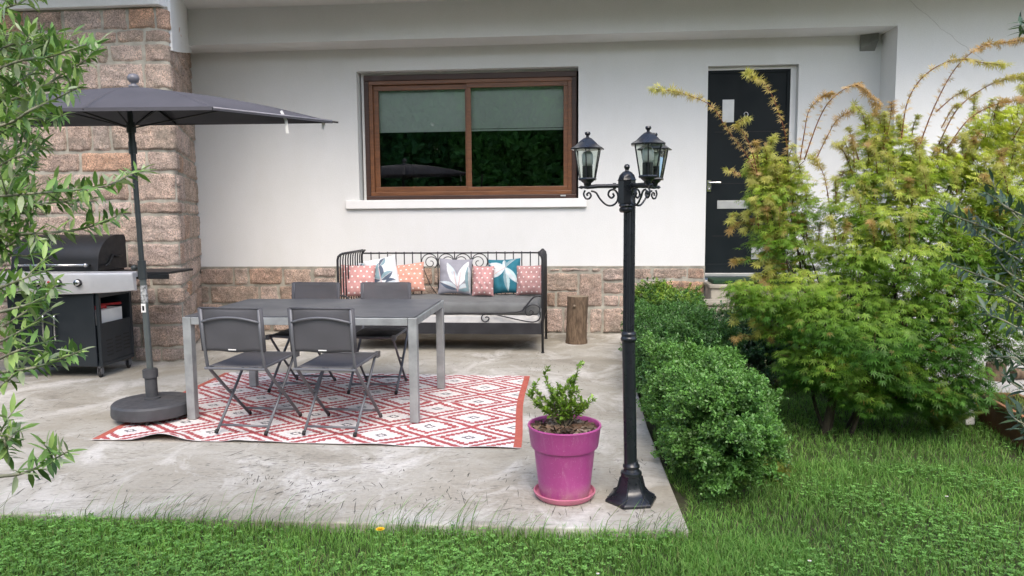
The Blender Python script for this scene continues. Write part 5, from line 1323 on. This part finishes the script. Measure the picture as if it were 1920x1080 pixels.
tw2 = [([(1990,520),(1930,470),(1880,440),(1830,420),(1790,405),(1772,395)],2.1), ([(1990,430),(1930,410),(1890,390),(1865,372),(1850,362)],2.1), ([(1990,560),(1930,500),(1880,470),(1840,440),(1815,420)],2.2), ([(1990,600),(1920,560),(1870,530),(1820,510),(1775,492)],2.1),
 ([(1990,640),(1920,620),(1880,600),(1850,590)],2.0), ([(1990,700),(1930,690),(1900,670),(1860,672)],2.0), ([(1990,760),(1940,740),(1900,720),(1880,700)],2.0), ([(1990,800),(1940,800),(1910,790),(1892,775)],2.0), ([(1990,480),(1940,440),(1900,400),(1880,370)],2.2),
 ([(1990,660),(1930,590),(1890,560),(1840,548)],2.2), ([(2000,850),(1950,830),(1920,800),(1905,760)],2.1), ([(1990,540),(1925,530),(1890,510),(1868,480)],2.15), ([(2000,160),(1950,80),(1925,60),(1912,42)],2.1)]
olive('dusky olive tree at the right edge, its branches hanging before the maple', (2.05, 1.75, -.05), tw2, .056, oc2, 1, .05, .021)

# ------------------------------------------------------------------ conifer mass at far left
def conifer(name, label, c, rx, ry, h, n, size, colr, seed, cat='shrub', trunk_r=.05, grp=None, z0=.0):
    t = thing(name, c, label, cat, grp); C0 = np.array(c)
    m = MB(); m.tube([Vector(c), Vector(c)+Vector((0, 0, h*.5)), Vector(c)+Vector((0, 0, h*.93))], [trunk_r, trunk_r*.6, trunk_r*.15], 8); m.build('trunk', M['trunk'], t, smooth=True)
    v = norm(RNG.normal(size=(n, 3))); lump = np.array([noise.noise(Vector((float(a)*2.2+seed, float(b)*2.2, float(d)*2.2)))+.5*noise.noise(Vector((float(a)*6+seed, float(b)*6, float(d)*6))) for a, b, d in v])
    r = (.85+.35*lump)*RNG.uniform(.5, 1, n)**.35
    p = C0+[0, 0, z0+(h-z0)*.5]+v*r[:, None]*[rx, ry, (h-z0)*.52]; p[:, 2] = np.maximum(p[:, 2], c[2]+.02)
    d = norm(v+[0, 0, .3]+RNG.normal(size=(n, 3))*.6)
    cc = np.array(colr)*RNG.uniform(.55, 1.5, (n, 1))
    V, Fs, C = scatter(BOX[0], BOX[1], p, d, norm(v+RNG.normal(size=(n, 3))*.6), RNG.uniform(.6, 1.3, n)*size, cc)
    np_mesh('crown', V, Fs, M['leaf_box'], t, col=C); return t
conifer('conifer_shrub', 'dark green thuja standing left of the barbecue behind the olive leaves', (-5.15, 5.45, 0), .42, .4, 1.75, 26000, .034, (.05, .11, .03), 4)

# trees across the garden, behind the viewer; the window mirrors them
G2 = 'tall trees across the garden'
for k, (x, y, rx, h, n, colr) in enumerate([(-13.5, -11, 3.2, 8, 16000, (.05, .10, .03)), (-9.2, -10, 3.0, 7.2, 16000, (.03, .075, .022)), (-5.6, -10.5, 2.7, 7.6, 20000, (.035, .085, .03)), (-2.2, -9.5, 2.5, 7.0, 20000, (.05, .11, .03)),
                                            (.9, -10.5, 2.8, 7.5, 16000, (.03, .07, .022)), (4.8, -10, 2.9, 7.0, 14000, (.045, .10, .03)), (9, -11, 3.4, 7.5, 14000, (.035, .08, .025))]):
    lab = ['broad green tree farthest left across the garden', 'dark round tree second from the left across the garden', 'tall dark green tree opposite the window', 'lighter green bushy tree opposite the window', 'tall blackish tree opposite the lamp post', 'green tree opposite the front door', 'broad dark tree farthest right across the garden'][k]
    conifer('garden_tree', lab, (x, y, -.05), rx, rx*.9, h, n, .30, tuple(min(1, 4.0*q) for q in colr), k*3.3, 'tree', .2, G2)

# ------------------------------------------------------------------ planter box, logs on the path
pl0, pl1 = onz(1832, 792, -.05), onz(1925, 850, -.05)
dv = (pl1-pl0); dv.z = 0; dv.normalize(); nv = Vector((-dv.y, dv.x, 0)); 
if nv.x < 0: nv = -nv
Lp = .85; hp = .19; wp = .24
pb = thing('planter_trough', pl0+dv*Lp/2+nv*wp/2, 'long brown terracotta trough with weedy grass at the lawn\'s right edge', 'planter')
def PB(u, v, z): return pl0+dv*u+nv*v+Vector((0, 0, z))
m = MB()
for (u0_, u1_, v0_, v1_) in ((0, Lp, 0, .015), (0, Lp, wp-.015, wp), (0, .015, .016, wp-.016), (Lp-.015, Lp, .016, wp-.016)):
    V = [PB(u, v, z) for z in (0, hp) for v in (v0_, v1_) for u in (u0_, u1_)]; m.add(V, [(0,2,3,1),(4,5,7,6),(0,1,5,4),(2,6,7,3),(0,4,6,2),(1,3,7,5)])
m.build('trough_body', M['terracotta'], pb, bevel=.003)
m = MB()
for (u0_, u1_, v0_, v1_) in ((-.012, Lp+.012, -.012, .014), (-.012, Lp+.012, wp-.014, wp+.012), (-.012, .014, .015, wp-.015), (Lp-.014, Lp+.012, .015, wp-.015)):
    V = [PB(u, v, z) for z in (hp+.001, hp+.022) for v in (v0_, v1_) for u in (u0_, u1_)]; m.add(V, [(0,2,3,1),(4,5,7,6),(0,1,5,4),(2,6,7,3),(0,4,6,2),(1,3,7,5)])
m.build('trough_rim', M['terra_rim'], pb, bevel=.003)
m = MB(); V = [PB(u, v, z) for z in (.05, hp-.02) for v in (.018, wp-.018) for u in (.018, Lp-.018)]; m.add(V, [(0,2,3,1),(4,5,7,6),(0,1,5,4),(2,6,7,3),(0,4,6,2),(1,3,7,5)]); m.build('trough_soil', M['soil'], pb)
bk = MB(); q = onz(1822, 795, -.03); bk.bar(q+Vector((-.02, 0, 0)), q+Vector((-.035, .0, .17)), .06, .05); tag(bk.build('edging_stone', M['sill'], bevel=.006), 'small upright white block at the end of the brown trough', 'stone')
for k, (x, y, r, l, lab) in enumerate([(1866, 712, .075, .10, 'short cut log standing upright on the path behind the trough'), (1900, 712, .045, .0, 'dark curved log lying beside the upright one on the path')]):
    c = onz(x, y, -.02)
    m = MB()
    if k == 0: m.lathe([(r, 0), (r*1.04, .05), (r*.98, .14), (r*.9, .145)], c, 14)
    else: m.tube([c+Vector((.0, 0, .05)), c+Vector((.15, .03, .055)), c+Vector((.32, .02, .05)), c+Vector((.5, .08, .05))], [.045, .05, .048, .045], 12)
    tag(m.build('log', M['stump'], smooth='auto'), lab, 'log')

# ------------------------------------------------------------------ grass
def blades(P, hgt, wid, bend, base_c, tip_c, az=None):
    n = len(P); az = RNG.uniform(0, 2*pi, n) if az is None else az
    d = np.stack([np.cos(az), np.sin(az), np.zeros(n)], 1); s = np.stack([-np.sin(az), np.cos(az), np.zeros(n)], 1); tw_ = RNG.uniform(-1, 1, (n, 1)); s = norm(s+d*tw_)
    ts = [0, .4, .75, 1.0]; V = []; 
    for t in ts:
        c = P+np.array([0, 0, 1.])*(hgt*(t-.35*np.minimum(bend, 1.2)*t*t))[:, None]+d*(hgt*bend*t**2*.8)[:, None]
        if t < 1:
            wv = (wid*(1-.55*t))[:, None]; V += [c-s*wv, c+s*wv]
        else: V.append(c)
    V = np.stack(V, 1); i = (np.arange(n)*7)[:, None]
    q = (np.array([[0, 1, 3, 2], [2, 3, 5, 4]])[None]+i[:, :, None]).reshape(-1, 4); tr = (np.array([[4, 5, 6]])[None]+i[:, :, None]).reshape(-1, 3)
    tt = np.array([0, 0, .4, .4, .75, .75, 1.])[None, :, None]
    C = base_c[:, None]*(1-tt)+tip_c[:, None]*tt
    return V.reshape(-1, 3), [q, tr], C.reshape(-1, 3)
def patio_edge_y(x): return np.interp(x, [-14, -2.75, -.9, .5], [3.17, 3.205, 3.215, 3.235])
def vnoise(P, s, z=0.):
    return np.sin(P[:, 0]*s+1.3*np.sin(P[:, 1]*s*.9+z))*np.sin(P[:, 1]*s*1.1+1.7*np.sin(P[:, 0]*s*.7+z*2))
def region(n, x0, x1, y0, y1):
    P = np.stack([RNG.uniform(x0, x1, n), RNG.uniform(y0, y1, n), np.full(n, -.052)], 1)
    lawn = (P[:, 1] < patio_edge_y(P[:, 0])-.0) | (P[:, 0] > .52+.04*np.sin(P[:, 1]*9)); 
    pth = (P[:, 0] > 2.88) & (P[:, 1] > 5.55-(P[:, 0]-2.9)*.156-.02); return P[lawn & ~pth]
gp = []
Pg = np.concatenate([region(52000, -3.2, 1.0, 2.3, 3.26), region(52000, .45, 3.4, 2.3, 4.3), region(36000, .5, 4.2, 4.2, 6.2), region(9000, .5, 5, 6.2, 8), region(14000, -6, 6, 1.0, 2.4), region(8000, -8, -3, 1.5, 3.2), region(12000, 3.2, 8, 2, 5.5)])
n = len(Pg); vn = vnoise(Pg, 2.2)*.5+.5; v2 = vnoise(Pg, 6.1, 2.)*.5+.5
hg = (.026+.036*RNG.uniform(0, 1, n)**1.8+.022*vn); 
edge = np.exp(-((patio_edge_y(Pg[:, 0])-Pg[:, 1])/.10)**2)*(Pg[:, 0] < .5); hg = hg*(1+.35*edge)
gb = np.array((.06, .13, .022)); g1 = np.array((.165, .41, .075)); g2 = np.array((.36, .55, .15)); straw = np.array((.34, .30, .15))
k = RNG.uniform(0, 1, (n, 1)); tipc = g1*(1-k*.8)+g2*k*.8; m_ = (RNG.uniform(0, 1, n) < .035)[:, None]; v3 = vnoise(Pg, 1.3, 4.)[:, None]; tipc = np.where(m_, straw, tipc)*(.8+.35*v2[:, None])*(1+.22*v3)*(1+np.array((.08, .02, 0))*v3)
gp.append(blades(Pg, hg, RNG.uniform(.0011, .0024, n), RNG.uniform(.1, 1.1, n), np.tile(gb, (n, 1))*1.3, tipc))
# long stray blades leaning over the patio edge
ne = 760; Pe = np.stack([RNG.uniform(-3.2, .55, ne), np.zeros(ne), np.full(ne, -.04)], 1); Pe[:, 1] = patio_edge_y(Pe[:, 0])-RNG.uniform(0, .06, ne)
Pe = Pe[(vnoise(Pe, 5.)+RNG.uniform(-.6, .9, ne)) > 0]; ne = len(Pe)
he = RNG.uniform(.09, .24, ne); gp.append(blades(Pe, he, RNG.uniform(.0010, .0024, ne), RNG.uniform(.3, 1.3, ne), np.tile(gb*1.6, (ne, 1)), np.where(RNG.uniform(0, 1, (ne, 1)) < .5, g1, np.array((.16, .13, .09))), az=RNG.uniform(-.5, 1.2, ne)))
V, Fs, C = merge(gp); tag(np_mesh('grass', V, Fs, M['grass'], col=C), kind='stuff', label='short green lawn grass with stray long blades', cat='grass')
# weedy grass in the trough
Pt = np.array([tuple(PB(u, v, hp-.02)) for u, v in zip(RNG.uniform(.03, Lp-.03, 420), RNG.uniform(.03, wp-.03, 420))])
V, Fs, C = blades(Pt, RNG.uniform(.05, .17, 420), RNG.uniform(.001, .002, 420), RNG.uniform(.3, 1.2, 420), np.tile((.10, .16, .03), (420, 1)), np.tile((.26, .32, .09), (420, 1)))
tag(np_mesh('trough_grass', V, Fs, M['grass'], col=C), kind='stuff', label='weedy grass filling the brown trough', cat='grass')
# clover: three leaflets each
Pc = np.concatenate([region(11000, -3.2, 1.0, 2.4, 3.2), region(12000, .6, 3.4, 2.4, 4.2), region(1500, .8, 3.6, 4.2, 5.6)])
vn = vnoise(Pc, 3.3, 1.)+RNG.uniform(-.5, .5, len(Pc)); Pc = Pc[vn > .05]; n = len(Pc)
hc_ = RNG.uniform(.025, .07, n); top = Pc+np.stack([RNG.normal(size=n)*.01, RNG.normal(size=n)*.01, hc_], 1)
CL = []
a0 = RNG.uniform(0, 2*pi, n); nrm_ = np.array([0, 0, 1.])+RNG.normal(size=(n, 3))*.3; cc = np.array((.18, .37, .09))*RNG.uniform(.6, 1.45, (n, 1))
for j in range(3):
    a = a0+j*2*pi/3; d = np.stack([np.cos(a), np.sin(a), .12*np.ones(n)], 1)
    CL.append(scatter([(0, 0, 0), (-.36, .55, .08), (-.22, .95, .06), (0, .86, 0), (.22, .95, .06), (.36, .55, .08), (0, .5, 0)], [[(0, 6, 1), (0, 5, 6), (6, 3, 1), (6, 5, 3), (1, 3, 2), (3, 5, 4)]], top, d, nrm_, RNG.uniform(.008, .015, n), cc))
V, Fs, C = merge(CL); tag(np_mesh('clover', V, Fs, M['grass'], col=C), kind='stuff', label='low clover leaves growing through the lawn', cat='clover')
# weeds at the foot of the shrub corner
def weed(name, label, c, n, spread, h, size, colr, leaf=BOX, cat='plant'):
    t = thing(name, c, label, cat); st_ = []; m = MB()
    for k in range(n):
        a = random.uniform(0, 2*pi); r = random.uniform(.2, 1)*spread; hh = h*random.uniform(.5, 1.1); e = Vector(c)+Vector((r*cos(a), r*sin(a), hh)); mid = Vector(c).lerp(e, .55)+Vector((0, 0, hh*.12))
        pts = [Vector(c), mid, e]; st_.append((pts, 0, 0, .25)); m.tube(pts, [.002, .0015, .001], 4)
    m.build('stem', simple('weed_stem', (.12, .17, .05), .8), t, smooth=True)
    V, Fs, C = shrubby(st_, leaf, size, .012, lambda t_: tuple(np.array(colr)*random.uniform(.7, 1.3))); np_mesh('foliage', V, Fs, M['leaf'], t, col=C)
weed('weed', 'light green weeds sprouting at the foot of the front box shrub by the patio corner', tuple(onz(1360, 930, -.05)), 40, .20, .24, .035, (.12, .21, .045))
weed('weed', 'yellowing weed clump on the lawn just right of the patio corner', tuple(onz(1450, 905, -.05)), 16, .13, .14, .04, (.22, .24, .06))
weed('weed', 'feathery green seedling growing under the maple\'s right side by the trough', tuple(onz(1760, 815, -.05)), 30, .25, .26, .04, (.20, .28, .06), MAPLE)
# flowers
def flower(name, label, x, y, z, r, mat, np_, stalk=True, cat='flower', grp=None):
    c = onz(x, y, z); t = thing(name, Vector((c.x, c.y, -.05)), label, cat, grp); m = MB()
    for ring, (rr, zz, k) in enumerate([(r, 0, np_), (r*.7, .004, np_-3), (r*.4, .007, np_-6)] if np_ > 8 else [(r, 0, np_)]):
        for i in range(max(4, k)):
            a = 2*pi*i/max(4, k)+ring; d = Vector((cos(a), sin(a), .15)); s = Vector((-sin(a), cos(a), 0))*rr*.22
            m.add([c+Vector((0, 0, zz)), c+d*rr*.6+s+Vector((0, 0, zz+.002)), c+d*rr+Vector((0, 0, zz)), c+d*rr*.6-s+Vector((0, 0, zz+.002))], [(0, 1, 2, 3)])
    m.build('petals', mat, t)
    m = MB(); m.tube([(c.x, c.y, -.05), (c.x+.004, c.y, (c.z-.05)/2), c], .0013, 5); m.build('stalk', simple('stalk', (.12, .2, .05), .7), t, smooth=True)
    m = MB(); m.sphere(c+Vector((0, 0, .004)), r*.25, 6, .6); m.build('flower_head', M['yellow'], t, smooth=True)
flower('dandelion', 'single yellow dandelion flower on the front lawn near the patio edge', 713, 993, .065, .021, M['yellow'], 16)
flower('daisy', 'white daisy in the right of the front lawn, upper of two', 1518, 1052, .03, .009, M['petal'], 8, grp='daisies in the lawn')
flower('daisy', 'white daisy at the bottom of the front lawn, below the pot and lamp', 1121, 1076, .03, .008, M['petal'], 8, grp='daisies in the lawn')
flower('daisy', 'white daisy on the lawn toward the right under the olive twigs', 1775, 931, .03, .009, M['petal'], 8, grp='daisies in the lawn')
